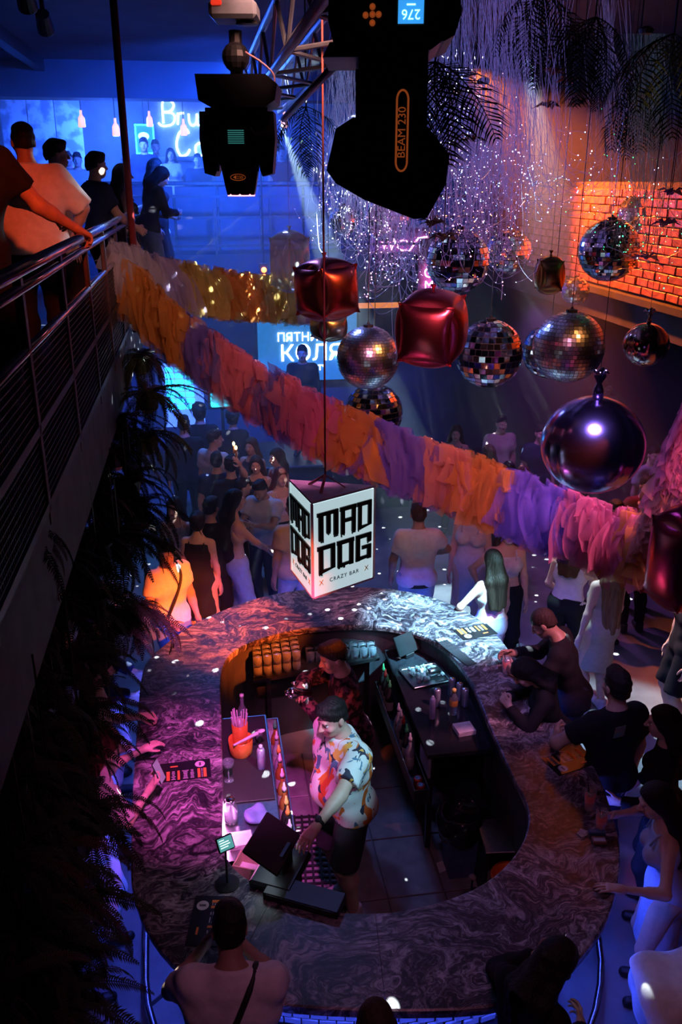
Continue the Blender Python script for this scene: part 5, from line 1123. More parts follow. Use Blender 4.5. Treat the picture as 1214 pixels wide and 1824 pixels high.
# dance floor crowd, from the bar backwards
cr = [
 ('woman in a beige top and pale jeans, long dark hair, left of the sign', (418, 892), 1.80, -75, 'f', ('tank', C_beige), ('wide', C_lden), ('long', 'black', .28), dict(Rr=dict(t=(.1, .38, 1.0), pole=(1, -.5, -.5)), L=dict(t=(-.1, .36, 1.0)))),
 ('man in a grey tee clapping beside the long haired woman', (463, 872), 1.70, 150, 'm', ('tee', C_grey), ('trousers', C_navy), ('short', 'black'), dict(head=(0, 22, 0), tone='tan', L=dict(t=(-.03, .36, 1.24), pole=(-1, -.2, -1), pn=(1, 0, 0), curl=.1), Rr=dict(t=(.05, .34, 1.2), pole=(1, -.2, -1), pn=(-1, 0, 0), curl=.1))),
 ('man in dark clothes in profile behind the long haired woman', (432, 868), 1.56, -80, 'm', ('tee', C_black), ('trousers', C_black), ('short', 'black'), dict(tone='tan')),
 ('person in a beige tee standing directly left of the hanging sign', (523, 905), 1.78, 20, 'm', ('tee', C_beige), ('trousers', C_lden), ('short', 'black'), dict(tone='tan')),
 ('woman in a dark dress with bare shoulders behind the orange lit man', (352, 930), 1.66, -20, 'f', ('dress', C_black), ('trousers', None), ('bun', 'black'), {}),
 ('woman in a pale top behind the ferns at left', (310, 905), 1.66, 160, 'f', ('tank', C_grey), ('trousers', C_navy), ('long', 'black', .3), {}),
 ('man in a light grey tee looking right in the rear crowd', (382, 782), 1.78, -40, 'm', ('tee', C_grey), ('trousers', C_navy), ('short', 'brown'), dict(head=(-40, 0, 0))),
 ('dark silhouette at the back of the crowd below the led panel', (327, 757), 1.86, 0, 'm', ('long', C_black), ('trousers', C_black), ('short', 'black'), {}),
 ('tall silhouette with a flat cap in front of the led panel', (355, 735), 1.90, 0, 'm', ('long', C_black), ('trousers', C_black), ('curly', 'black'), {}),
 ('silhouette with bushy hair left of the garland', (414, 745), 1.82, 0, 'f', ('long', C_black), ('trousers', C_black), ('curly', 'black'), {}),
 ('woman with blond hair in the rear crowd near the candle glow', (447, 795), 1.66, 150, 'f', ('tank', C_charcoal), ('trousers', C_black), ('long', 'chestnut', .2), {}),
 ('woman with a dim lit face in the middle of the crowd', (456, 828), 1.64, 170, 'f', ('tank', C_black), ('trousers', C_black), ('long', 'brown', .25), {}),
 ('man with dark hair seen from behind in the mid crowd', (410, 830), 1.74, 10, 'm', ('long', C_black), ('trousers', C_black), ('short', 'black'), dict(Rr=dict(w=PD(419, 808, 9.9), pole=(1, 0, -1)))),
 ('dark figure left of the mid crowd', (385, 822), 1.70, 0, 'm', ('tee', C_navy), ('trousers', C_black), ('short', 'black'), {}),
 ('woman dancing at the right of the left crowd under the garland', (492, 815), 1.68, 120, 'f', ('tank', C_red), ('trousers', C_black), ('long', 'brown', .25), {}),
 ('reddish haired dancer under the garland edge', (500, 850), 1.66, 200, 'f', ('crop', C_pink), ('skirt', C_black), ('long', 'red', .25), {}),
 ('person in dark clothes between the bar and the crowd at left', (375, 905), 1.72, -30, 'm', ('long', C_black), ('trousers', C_black), ('short', 'black'), {}),
 ('woman with dark hair above the garland middle', (812, 772), 1.66, 160, 'f', ('tank', C_charcoal), ('trousers', C_black), ('long', 'brown', .3), {}),
 ('person with light brown hair above the garland right of centre', (869, 808), 1.68, 20, 'f', ('tank', C_charcoal), ('trousers', C_black), ('mid', 'chestnut', .15), {}),
 ('dark head just above the violet garland section', (905, 840), 1.70, 0, 'm', ('long', C_black), ('trousers', C_black), ('short', 'black'), {}),
 ('red haired head above the violet garland section', (930, 845), 1.54, 30, 'f', ('tank', C_black), ('trousers', C_black), ('mid', 'red', .12), {}),
 ('dark haired head above the pink garland section', (1150, 895), 1.70, 0, 'm', ('long', C_black), ('trousers', C_black), ('short', 'brown'), {}),
 ('figure in pink standing far behind the violet orb', (1082, 690), 1.72, 170, 'f', ('tee', C_pink), ('trousers', C_black), ('long', 'black', .3), {}),
 ('person in black shorts with bare legs at the right edge', (1235, 1030), 1.74, 80, 'm', ('tee', C_black), ('shorts', C_black), ('short', 'black'), dict(shoes=S_white)),
]
for lab, at_, h_, yw_, sx, tp_, bt_, hr_, kw in cr:
    person(lab, at=at_, h=h_, yaw=yw_, sex=sx, top=tp_, bottom=bt_, hair=hr_, res=.019, fine=False, **kw)
P = PD(538, 628, 13.2); person('silhouetted presenter in front of the projection screen', loc=(P.x, P.y), floor=P.z-.25-1.36, h=1.74, yaw=170, top=('long', C_black), bottom=('trousers', C_black), hair=('short', 'black'), res=.02, fine=False)
stg = thing('stage_podium', 'low dark stage podium under the presenter', 'stage', (P.x, P.y, 0)); zt_ = P.z-.25-1.36
MB().box((.3, .1, zt_/2), (2.6, 1.3, zt_-.04)).build('plinth', M_dark, stg); MB().box((.3, .1, zt_-.021), (2.7, 1.4, .04), bev=.01).build('deck', M_steel_dark, stg)
# dim figures under the right mezzanine
rnd = random.Random(11)
for k, (x, y, d_) in enumerate(((1180, 640, 9.5), (1120, 700, 8.8), (1060, 560, 11), (980, 560, 11.5), (905, 560, 12), (1195, 560, 10.5))):
    P = PD(x, y, d_); person(['dim figure in the dark under the right balcony near the edge', 'dim figure behind the small orb balloon', 'dim figure deep under the bricks, right of the orange lit ball', 'dim figure behind the twin mirror balls', 'dim figure in the dark right of the red cube balloon', 'dim figure furthest right under the brick wall'][k], loc=(P.x, P.y), h=1.7, yaw=rnd.uniform(120, 240), top=('tee', [C_red, C_charcoal, C_beige, C_navy, C_pink, C_grey][k]), bottom=('trousers', C_black), hair=('short', 'black'), res=.024, fine=False)
# people on the left balcony
person('man in a loose white shirt seen from behind on the balcony', **far(42, 252, 5.6, 3.6), yaw=20, top=('halfsleeve', C_white), bottom=('trousers', C_black), hair=('short', 'black'), tone='mid', bulk=1.18, res=.013, loose=.03, L=dict(t=(-.3, .1, .85)), Rr=dict(t=(.30, .12, .95), pole=(1, -.4, 0)))
person('man in a black tee at the left edge gripping the balcony rail', loc=(-1.17, 5.02), floor=3.6, h=1.70, yaw=-32, top=('tee', C_black), bottom=('trousers', C_black), hair=('short', 'black'), tone='mid', res=.013, lean=12, L=dict(w=(-.69, 5.34, 4.60), pole=(-.3, -.4, -1), pn=(0, 0, -1), curl=.9), Rr=dict(w=(-.67, 5.22, 4.60), pole=(.4, .1, -1), pn=(0, 0, -1), curl=.9))
person('short haired man looking right behind the white shirt', **far(95, 275, 6.9, 3.6), yaw=-70, top=('tee', C_grey), bottom=('trousers', C_black), hair=('short', 'black'), tone='mid')
person('man in a dark polo standing at the balcony rail', **far(167, 295, 7.3, 3.6), yaw=-60, top=('tee', C_navy), bottom=('trousers', C_black), hair=('short', 'black'), tone='mid', L=dict(t=(-.2, .3, 1.0)), Rr=dict(t=(.15, .34, 1.02)))
person('long haired woman in black beside the red pole', **far(216, 312, 8.2, 3.6), yaw=-70, sex='f', top=('tank', C_black), bottom=('trousers', C_black), hair=('long', 'black', .3))
person('woman bending over the balcony rail right of the red pole', **far(256, 305, 9.4, 3.6), yaw=-60, sex='f', top=('long', C_charcoal), bottom=('trousers', C_denim), hair=('long', 'black', .25), lean=16, head=(0, 20, 0), L=dict(t=(-.1, .4, 1.05)), Rr=dict(t=(.1, .4, 1.1)))
person('dark haired woman next to the bending woman on the balcony', **far(275, 300, 9.9, 3.6), yaw=-100, sex='f', top=('long', C_black), bottom=('trousers', C_black), hair=('mid', 'black', .2))
# guests and staff at the far upper bar
for lab, x, y, d_, kw in (
 ('hazy figure in front of the cyan light box', 256, 258, 14.6, dict(top=('long', C_navy))), ('hazy figure right of the cyan light box', 277, 262, 15.0, dict(top=('tee', C_grey))), ('hazy woman below the neon lettering', 304, 276, 14.8, dict(top=('tee', C_pink), sex='f', hair=('long', 'black', .2))),
 ('dark figure at the far bar left of the moving head', 352, 285, 14.2, dict(top=('long', C_navy))), ('bartender with a cap at the far bar right of the moving head', 532, 256, 15.0, dict(top=('tee', C_charcoal))), ('reddish lit guest at the far bar beside the moving head', 500, 272, 14.4, dict(top=('tee', C_red))),
 ('hazy guest at the far bar behind the polo man', 138, 285, 11.8, dict(top=('tee', C_beige))), ('hazy dark guest at the far left of the far bar', 122, 283, 12.4, dict(top=('long', C_navy)))):
    k_ = dict(hair=('short', 'black'), bottom=('trousers', C_black), yaw=180, res=.024, fine=False); k_.update(kw); person(lab, **far(x, y, d_, 3.86), **k_)
# ------------------------------------------------------------------ ferns under the left balcony
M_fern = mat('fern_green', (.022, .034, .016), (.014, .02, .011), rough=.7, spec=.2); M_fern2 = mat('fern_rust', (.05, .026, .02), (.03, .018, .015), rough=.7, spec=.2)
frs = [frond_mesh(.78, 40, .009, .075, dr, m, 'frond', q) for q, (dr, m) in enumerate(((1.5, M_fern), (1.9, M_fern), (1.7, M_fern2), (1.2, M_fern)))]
fern_at = [(250, 632, 6.9), (262, 700, 6.6), (205, 745, 6.2), (225, 850, 5.6), (135, 880, 5.0), (205, 950, 5.0), (75, 1000, 4.1), (160, 1055, 4.5), (25, 1130, 3.5), (125, 1165, 4.1), (45, 1260, 3.5), (140, 1265, 4.0), (0, 1390, 3.0), (85, 1390, 3.5), (10, 1530, 2.8), (85, 1510, 3.3), (30, 1665, 2.8), (-30, 1770, 2.5), (75, 1680, 3.0), (70, 1800, 2.8), (0, 930, 3.4), (225, 1085, 4.9), (-40, 1250, 2.9)]
desc = ['green fern at the top of the plant wall beside the garland', 'green fern right beside the cyan led panel', 'fern under the balcony fascia', 'fern with a long arching rusty frond over the crowd', 'dark fern below the mesh railing', 'fern reaching towards the orange lit man', 'dark fern under the balcony corner post', 'fern above the far left counter', 'dark fern at left, level with the hanging sign bottom', 'fern left of the dark jacket person', 'dark fern left of the pale trousered person', 'fern hanging before the orange lit fist', 'dark fern at the left edge, level with the till', 'fern left of the phone holding woman', 'dark fern at the left edge, level with the card reader', 'fern hiding the phone woman back', 'dark fern near the lower left', 'lowest dark fern in the left corner', 'fern above the jeans of the lower left person', 'dark fern at the bottom edge left of the foot rail', 'dark fern high at the left edge', 'small fern tip by the dark jacket', 'dark fern at the left edge, level with the bartenders']
rnd = random.Random(4)
extra = [(150, 800, 5.6), (100, 1080, 4.4), (60, 1200, 3.9), (110, 1320, 3.9), (30, 1450, 3.3), (60, 1590, 3.2), (20, 1620, 2.9), (120, 1600, 3.3), (40, 1720, 3.1), (110, 1760, 3.2), (10, 1060, 3.6), (170, 960, 4.7), (5, 1330, 3.3), (160, 1440, 3.8), (205, 800, 6.4), (185, 880, 5.8), (240, 905, 5.9), (150, 960, 5.2), (262, 775, 7.0)]
words = ['small shaggy dark fern between the railing foot and the wall', 'shaggy dark fern in the dark mid left', 'shaggy dark fern below the mid left one', 'shaggy dark fern behind the pale trousered person', 'shaggy dark fern at the dark left edge, till level', 'shaggy dark fern under the phone woman', 'shaggy dark fern low at the left edge', 'shaggy dark fern above the denim legs', 'shaggy dark fern in the lower left dark', 'shaggy dark fern left of the striped light', 'shaggy dark fern high at the left border', 'shaggy dark fern under the fascia middle', 'shaggy dark fern at the left border, bartender level', 'shaggy dark fern touching the phone woman sleeve', 'shaggy fern under the fascia, level with the crowd heads', 'shaggy fern lower under the fascia', 'shaggy fern left of the bare shouldered woman', 'shaggy fern hugging the fascia middle', 'shaggy fern right under the cyan led panel']
fern_at += extra; desc += words
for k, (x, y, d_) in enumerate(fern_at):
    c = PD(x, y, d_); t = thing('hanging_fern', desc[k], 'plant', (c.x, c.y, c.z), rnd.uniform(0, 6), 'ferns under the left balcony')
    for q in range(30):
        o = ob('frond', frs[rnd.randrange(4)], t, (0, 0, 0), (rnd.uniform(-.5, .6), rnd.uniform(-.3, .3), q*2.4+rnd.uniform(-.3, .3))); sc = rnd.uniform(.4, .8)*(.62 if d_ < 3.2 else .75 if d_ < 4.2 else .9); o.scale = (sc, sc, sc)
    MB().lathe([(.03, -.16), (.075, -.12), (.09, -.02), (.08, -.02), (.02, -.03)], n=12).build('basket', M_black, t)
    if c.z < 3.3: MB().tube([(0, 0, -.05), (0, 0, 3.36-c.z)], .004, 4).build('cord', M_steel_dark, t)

# ------------------------------------------------------------------ things on and inside the bar
def menu(x, y, rz, label):
    t = thing('drinks_menu', label, 'menu', (x, y, CT+.001), rz, 'printed drinks menus')
    cd = MB().box((0, 0, .002), (.34, .20, .004)).build('card', mat('menu_black', (.015, .012, .014), rough=.3), t)
    O_ = mat('menu_orange', (.85, .26, .05), rough=.4); W_ = mat('menu_white', (.75, .72, .74), rough=.4)
    for bx, w_ in ((-.115, .022), (-.045, .016), (.09, .018), (.13, .02)): MB().box((bx, -.045, .0045), (w_, .095, .001)).build('orange_block', O_, cd)
    for r_ in range(7):
        for bx, w_ in ((-.08, .03), (.0, .045), (.045, .03), (.11, .01)): MB().box((bx, -.085+r_*.0135, .0045), (w_*rnd.uniform(.5, 1), .0045, .001)).build('text_line', W_, cd)
    MB().box((-.075, .052, .0045), (.05, .012, .001)).build('heading', O_, cd)
    lg = MB(); lg.add([(.1+.034*math.cos(a), .05+.034*math.sin(a), .0048) for a in [q*PI/10 for q in range(20)]], [tuple(range(20))]); lg.build('logo_disc', W_, cd); MB().box((.1, .05, .0055), (.014, .036, .001), bev=0).build('logo_mark', mat('menu_grey', (.12, .1, .12), rough=.4), cd)
pt = PZ(330, 1373, CT); menu(pt.x, pt.y, R(2), 'black and orange drinks menu on the left of the bar')
pt = PZ(846, 1126, CT); menu(pt.x, pt.y, R(192), 'brightly lit drinks menu at the far right of the bar')
pt = PZ(1015, 1356, CT); menu(pt.x, pt.y, R(195), 'dim drinks menu on the right of the bar')
pt = PZ(372, 1640, CT); menu(pt.x, pt.y, R(80), 'drinks menu held open at the near left corner')
pt = PZ(822, 1160, CT); o = thing('bar_runner', 'long black rubber runner mat at the far right of the bar', 'mat', (pt.x-.06, pt.y, CT+.001), R(18)); MB().box((0, 0, .004), (.10, .50, .008), bev=.003).build('mat', M_blackmat, o)
for i in range(4): MB().box((0, .05+i*.045, .009), (.075, .012, .003)).build('rib', M_blackmat, o)
for i in range(3): MB().box((-.03+i*.03, .215, .010), (.022, .05, .003)).build('light_print', mat('print_grey', (.6, .65, .7), rough=.5), o)
# tall red cocktails
M_red = mat('red_drink', (.90, .12, .03), (.75, .07, .02), rough=.2); M_thin = mat('thin_glass', (.8, .85, .9), rough=.05, alpha=.22); M_ice = mat('ice', (.8, .85, .9), rough=.15, trans=.6)
def cocktail(px_, py_, label):
    c = PZ(px_, py_, CT); t = thing('cocktail', label, 'drink', (c.x, c.y, CT+.001), 0, 'red cocktails on the bar')
    MB().lathe([(.030, 0), (.038, .15), (.036, .15), (.028, .008)], n=18, cap=False).build('glass', M_thin, t, True); MB().lathe([(.0275, .009), (.0345, .115), (.0, .116)], n=18).build('drink', M_red, t, True)
    for i in range(3): MB().box((.012*math.cos(i*2), .012*math.sin(i*2), .118), (.02, .02, .02), bev=.003, rot=Matrix.Rotation(i, 3, 'Z')).build('ice_cube', M_ice, t)
    MB().tube([(.01, 0, .02), (-.02, .01, .19)], .003, 6).build('straw', M_black, t)
cocktail(900, 1200, 'left one of two red cocktails before the hugging couple'); cocktail(925, 1178, 'right one of two red cocktails before the hugging couple'); cocktail(1048, 1442, 'half empty red cocktail above the reaching hand'); cocktail(1068, 1480, 'red cocktail held by the reaching woman')
def pxbox(name, label, cat, px_, py_, z, d, rz, m, part='body'):
    c = PZ(px_, py_, z); t = thing(name, label, cat, (c.x, c.y, z+.001), rz); MB().box((0, 0, d[2]/2), d, bev=.004).build(part, m, t); return t
b = pxbox('cigarette_pack', 'cigarette pack with a white label on the right counter', 'pack', 1066, 1500, CT, (.085, .055, .022), R(-10), mat('pack_brown', (.25, .12, .08), rough=.4)); MB().box((0, -.005, .0225), (.07, .028, .001)).build('label_patch', mat('label_white', (.6, .58, .6), rough=.5), b)
b = pxbox('eyeglass_case', 'small blue case lying behind the cigarette pack', 'case', 1062, 1486, CT, (.10, .035, .03), R(-8), mat('case_blue', (.08, .16, .28), rough=.4)); MB().box((0, -.0178, .015), (.09, .001, .003)).build('zip', M_chrome, b)
b = pxbox('folded_napkin', 'crumpled white napkin left of the blue case', 'napkin', 1036, 1487, CT, (.05, .05, .012), .4, mat('paper', (.7, .68, .7), rough=.8)); MB().box((.01, .005, .015), (.035, .04, .008), rot=Matrix.Rotation(.4, 3, 'Z')).build('fold', MATS['paper'], b)
# till
c = PZ(500, 1555, CT); po = thing('till_terminal', 'black touch screen till in front of the bartender', 'till', (c.x, c.y, CT+.001), R(62))
MB().box((0, 0, .03), (.34, .26, .05), bev=.015).build('base', M_black, po); MB().box((0, -.02, .11), (.14, .06, .14), bev=.01).build('neck', M_black, po)
rt_ = Matrix.Rotation(R(-58), 3, 'X'); MB().box((0, .05, .20), (.34, .03, .24), rot=Matrix.Rotation(R(-62), 3, 'X'), bev=.008).build('screen_housing', M_black, po)
nrm_ = Matrix.Rotation(R(-62), 3, 'X') @ Vector((0, 1, 0)); MB().box(Vector((0, .05, .20))+nrm_*.0165, (.31, .003, .205), rot=Matrix.Rotation(R(-62), 3, 'X')).build('screen', mat('till_screen', (.3, .35, .4), rough=.2, emit=1.6, ec=(.65, .85, 1)), po)
dk = pxbox('cash_drawer', 'black box base of the till lying along the counter', 'box', 542, 1603, CT, (.44, .15, .05), R(-28), M_black); MB().box((0, -.076, .03), (.4, .003, .03)).build('drawer_front', M_steel_dark, dk)
c = PZ(405, 1575, CT); cr_ = thing('card_reader_stand', 'small card reader on a black pole stand with a green lit display', 'card reader', (c.x, c.y, CT+.001), R(25))
MB().lathe([(.07, 0), (.07, .006), (.015, .012)], n=24).build('base', M_black, cr_); MB().tube([(0, 0, .01), (0, 0, .26)], .007, 8).build('pole', M_black, cr_); rr_ = Matrix.Rotation(R(-35), 3, 'X')
MB().box((0, 0, .29), (.10, .018, .085), rot=rr_, bev=.006).build('tablet', M_black, cr_); n_ = rr_ @ Vector((0, -1, 0)); dsp = MB().box(Vector((0, 0, .29))+n_*.0095, (.085, .002, .07), rot=rr_).build('display', mat('display_green', (.1, .3, .3), rough=.3, emit=.45, ec=(.12, .5, .48)), cr_)
for i, w_ in enumerate((.03, .055, .06, .045)): MB().box(Vector((-.04+w_/2+.005, 0, .29))+n_*.011+(rr_ @ Vector((0, 0, .022-i*.013))), (w_, .001, .004), rot=rr_).build('text_line', glow('pale_text', (.7, .9, .85), 1.2), dsp)
# left station clutter
Zw = .894
def lab_bottle(x, y, z, sc, m, capm, label, group, pour=None, prof=None):
    t = thing('bottle', label, 'bottle', (x, y, z), 0, group); prof = prof or [(.034, 0), (.037, .01), (.037, .16), (.030, .19), (.014, .225), (.013, .28)]
    MB().lathe([(r_*sc, zz*sc) for r_, zz in prof], n=16).build('glass', m, t, True); MB().lathe([(r_*sc*1.02, zz*sc) for r_, zz in ((.0372, .04), (.0374, .045), (.0374, .12), (.0372, .125))], n=16, cap=False).build('label_band', mat('paper_label', (.65, .6, .55), rough=.6), t, True)
    zt2 = prof[-1][1]*sc
    MB().lathe([(.015*sc, zt2-.02), (.017*sc, zt2+.01), (.010*sc, zt2+.02), (.006*sc, zt2+.055)], n=12).build('pourer', capm, t, True); return t
caps = [mat('cap_white', (.8, .78, .8), rough=.4), mat('cap_orange', (.9, .42, .08), rough=.4), mat('cap_yellow', (.85, .7, .15), rough=.4), mat('cap_red', (.7, .06, .05), rough=.4), mat('cap_green', (.08, .55, .2), rough=.4)]
liq = [mat('bottle_clear', (.7, .7, .78), rough=.08, trans=.5), mat('bottle_amber', (.65, .28, .06), rough=.1, trans=.4), mat('bottle_dark', (.03, .03, .03), rough=.12), mat('bottle_pink', (.7, .35, .45), rough=.1, trans=.4)]
sb = [(490, 1285, 1, 4, 'green capped bottle, furthest in the left bottle rail'), (491, 1305, 0, 0, 'clear plastic sauce bottle in the left bottle rail'), (490, 1330, 0, 1, 'orange tipped bottle in the left bottle rail'), (490, 1345, 1, 0, 'white topped bottle, first of a pair in the left bottle rail'), (490, 1373, 1, 0, 'white topped amber bottle in the left bottle rail'), (488, 1398, 1, 0, 'amber bottle with a pale spout in the left bottle rail'), (490, 1422, 2, 2, 'dark bottle with a yellow spout in the left bottle rail'), (491, 1440, 2, 1, 'dark bottle with an orange spout in the left bottle rail'), (490, 1465, 0, 0, 'clear bottle with a white ring in the left bottle rail'), (488, 1490, 2, 1, 'nearest dark bottle with an orange spout in the left bottle rail')]
for x, y, l_, c_, lab in sb:
    c = PZ(x, y, .93); lab_bottle(.376, c.y, .607, 1.0, liq[l_], caps[c_], lab, 'bottles in the left rail')
sb = [(668, 1172, 4, 'green capped bottle, furthest in the right rail'), (675, 1183, 3, 'red capped bottle near the far end of the right rail'), (680, 1193, 4, 'second green capped bottle in the right rail'), (687, 1202, 4, 'third green capped bottle in the right rail'), (709, 1255, 0, 'white capped bottle in the middle of the right rail'), (716, 1266, 0, 'pale capped bottle next to the middle white cap'), (723, 1275, 3, 'orange red capped bottle in the right rail'), (732, 1289, 4, 'green capped bottle at the near part of the right rail'), (740, 1306, 0, 'white capped dark bottle at the near part of the right rail')]
for (x, y, c_, lab), yy in zip(sb, (6.48, 6.39, 6.30, 6.21, 5.86, 5.77, 5.68, 5.57, 5.45)): lab_bottle(1.386, yy, .587, .95, liq[2] if c_ != 0 else liq[0], caps[c_], lab, 'bottles in the right rail')
for k, (x, y) in enumerate(((750, 1325), (755, 1337))):
    c = PZ(x, y, .75); t = thing('soda_can', ['red soda can, far one of two at the rail end', 'red soda can, near one of two at the rail end'][k], 'can', (1.386, 5.14-.0-k*.0+(.0 if k else .07)-.0, .587), 0, 'cans in the right rail'); t.location.y = 5.10+.08*(1-k)
    MB().lathe([(.026, 0), (.033, .008), (.033, .105), (.026, .118), (.024, .116)], n=18).build('can_body', mat('can_red', (.6, .05, .05), rough=.3, metal=.6), t, True); MB().lathe([(.024, .1165), (.022, .118)], n=18).build('lid', M_chrome, t)
# jug with straws
c = PZ(428, 1335, Zw); jg = thing('straw_jug', 'amber plastic jug full of straws on the left station', 'jug', (.10, 5.42, Zw), 0)
M_amb = mat('amber_plastic', (.85, .30, .06), (.65, .18, .03), rough=.2, trans=.25)
MB().lathe([(.075, 0), (.085, .02), (.09, .13), (.085, .13), (.07, .02)], n=20, cap=False).build('bowl', M_amb, jg, True); MB().lathe([(.05, .02), (.06, .22), (.055, .22), (.045, .03)], (0, .06, 0), 18, cap=False).build('cup', M_amb, jg, True)
for i in range(16): a = i*2.4; MB().tube([(.025*math.cos(a), .06+.025*math.sin(a), .05), (.06*math.cos(a), .06+.06*math.sin(a), .30+.02*math.sin(i))], .0045, 6).build('straw', mat('straw_white', (.75, .7, .74), rough=.4), jg)
def simple(name, label, cat, x, y, z, parts, rz=0, group=None):
    t = thing(name, label, cat, (x, y, z), rz, group)
    for nm, prof, m in parts: MB().lathe(prof, n=18).build(nm, m, t, True)
    return t
tg = thing('steel_tongs', 'pale scoop lying across the straw jug', 'scoop', (.14, 5.36, Zw+.135), R(20)); MB().tube([(-.10, 0, .005), (.10, .02, .03)], [.008, .014], 8).build('handle', caps[0], tg); MB().sphere((.13, .025, .035), (.03, .02, .012), 10, 6).build('scoop_bowl', caps[0], tg)
simple('spray_can', 'blue spray can beside the straw jug', 'can', .235, 5.22, Zw, [('can_body', [(.026, 0), (.03, .006), (.03, .15), (.022, .17)], mat('can_blue', (.12, .2, .42), (.5, .5, .6), rough=.35, metal=.3, scale=8)), ('nozzle', [(.014, .17), (.014, .195), (.008, .2)], caps[0])])
simple('bottle_clear', 'tall clear bottle behind the straw jug', 'bottle', .13, 5.72, Zw, [('glass', [(.036, 0), (.038, .17), (.014, .22), (.014, .29)], M_glass), ('cap', [(.016, .285), (.016, .31)], caps[0])])
simple('tumbler', 'small empty glass at the right of the straw jug', 'glass', .24, 5.55, Zw, [('glass', [(.026, 0), (.03, .085), (.028, .085), (.024, .008)], M_glass)])
simple('coupe_glass', 'stemmed glass on the left station edge', 'glass', .0, 5.12, Zw, [('bowl', [(.006, .09), (.035, .12), (.042, .16), (.040, .16), (.033, .122), (.004, .095)], M_glass), ('stem', [(.035, 0), (.033, .003), (.005, .01), (.005, .09)], M_glass)])
simple('lamp_glass', 'bright clear jar glowing pink at the station front', 'jar', .0, 4.70, .881, [('glass', [(.04, 0), (.045, .02), (.045, .13), (.03, .16), (.03, .18)], M_glass), ('rim', [(.031, .178), (.033, .182), (.031, .186)], M_chrome)])
tw = thing('bar_cloth', 'crumpled blue violet cleaning cloth on the left station', 'cloth', (.16, 4.72, .881), .3)
F_ = Field((-.12, -.12, -.02), (.12, .12, .12), .006); F_.ell((0, 0, .02), (.085, .075, .035), .02); F_.ell((.03, .02, .04), (.05, .05, .03), .02); F_.ell((-.04, -.02, .035), (.04, .05, .03), .02); F_.wrinkle(.010, 3, 60); F_.cut((0, 0, 0), (0, 0, -1)); V, Fc = F_.nets(); ob('folds', np_mesh('folds', V, Fc, [mat('cloth_violet', (.20, .20, .50), (.13, .13, .36), rough=.9)]), tw)
ck = thing('napkin_stack', 'white napkins and paper in the lit front of the left station', 'napkins', (.05, 4.50, .881), .1)
for i in range(5): MB().box((0, 0, .004+i*.007), (.15, .13, .006), rot=Matrix.Rotation(.1*math.sin(i*3), 3, 'Z')).build('napkin', mat('napkin_white', (.8, .76, .78), rough=.8), ck)
bx_ = thing('garnish_box', 'open white garnish box beside the card reader', 'box', (.12, 4.22, .881+.0), R(-25))
MB().box((0, 0, .006), (.22, .14, .012)).build('floor_panel', caps[0], bx_)
for (cc, dd_) in (((0, .066, .05), (.22, .008, .09)), ((0, -.066, .05), (.22, .008, .09)), ((.106, 0, .05), (.008, .13, .09)), ((-.106, 0, .05), (.008, .13, .09))): MB().box(cc, dd_).build('side', mat('box_peach', (.7, .45, .35), rough=.6), bx_)
ext_ = thing('station_extension', 'steel shelf joining the left station to the near counter', 'shelf', (.1, 4.2, 0)); MB().box((0, 0, .865), (.4, .3, .03), bev=.005).build('board', M_inox, ext_)
for sx_ in (-.16, .16): MB().box((sx_, 0, .425), (.03, .03, .85)).build('leg', M_steel_dark, ext_)
# right station: ice basin, cans, bottle, napkins
ZR = .901
bs_ = thing('ice_basin', 'steel ice basin with ice and a scoop on the right station', 'basin', (1.70, 6.24, ZR), R(12))
rim = MB(); 
for (cc, dd_) in (((0, .15, .012), (.36, .03, .012)), ((0, -.15, .012), (.36, .03, .012)), ((.17, 0, .012), (.03, .30, .012)), ((-.17, 0, .012), (.03, .30, .012))): MB().box(cc, dd_, bev=.003).build('rim', M_inox, bs_)
MB().box((0, 0, .004), (.32, .28, .006)).build('bottom', M_inox, bs_)
rnd = random.Random(8); 
for i in range(46): MB().box((rnd.uniform(-.13, .13), rnd.uniform(-.11, .11), .018+rnd.uniform(0, .02)), (.032, .03, .026), rot=Matrix.Rotation(rnd.uniform(0, 3), 3, (rnd.random(), rnd.random(), 1)), bev=.005).build('ice_cube', M_ice, bs_)
MB().lathe([(.03, 0), (.035, .02), (.035, .10), (.03, .10)], (0, -.05, .06), 14, rot=Matrix.Rotation(PI/2, 3, 'Y')).build('scoop', M_inox, bs_, True)
def energy_can(x, y, lab, m): return simple('drink_can', lab, 'can', x, y, ZR, [('can_body', [(.022, 0), (.027, .008), (.027, .15), (.022, .162)], m), ('lid', [(.0215, .1615), (.020, .164)], M_chrome)], 0, 'slim cans on the right station')
mc = mat('can_silver_blue', (.2, .25, .5), (.55, .58, .65), rough=.3, metal=.7, scale=9); energy_can(1.68, 5.78, 'slim dark blue can left of the yellow capped bottle', mc); energy_can(1.84, 5.92, 'slim silver can behind the yellow capped bottle', mc); energy_can(1.88, 5.84, 'slim silver can right of the yellow capped bottle', mc); energy_can(1.90, 5.75, 'slim silver can closest to the counter edge', mc)
simple('aerosol', 'slim pale violet aerosol can at the station front edge', 'can', 1.60, 5.62, ZR, [('can_body', [(.02, 0), (.023, .006), (.023, .17), (.014, .19)], mat('can_lilac', (.5, .45, .75), rough=.4)), ('nozzle', [(.010, .19), (.010, .205)], caps[0])])
simple('juice_bottle', 'plastic bottle with an orange label and yellow cap on the right station', 'bottle', 1.78, 5.66, ZR, [('plastic', [(.03, 0), (.033, .01), (.033, .15), (.014, .19), (.014, .205)], M_glass), ('label_band', [(.0335, .08), (.034, .082), (.034, .13), (.0335, .132)], caps[1]), ('cap', [(.017, .2), (.017, .225), (.01, .23)], caps[2])])
nk = thing('napkin_block', 'square block of white napkins on the right station', 'napkins', (1.80, 5.42, ZR), R(8))
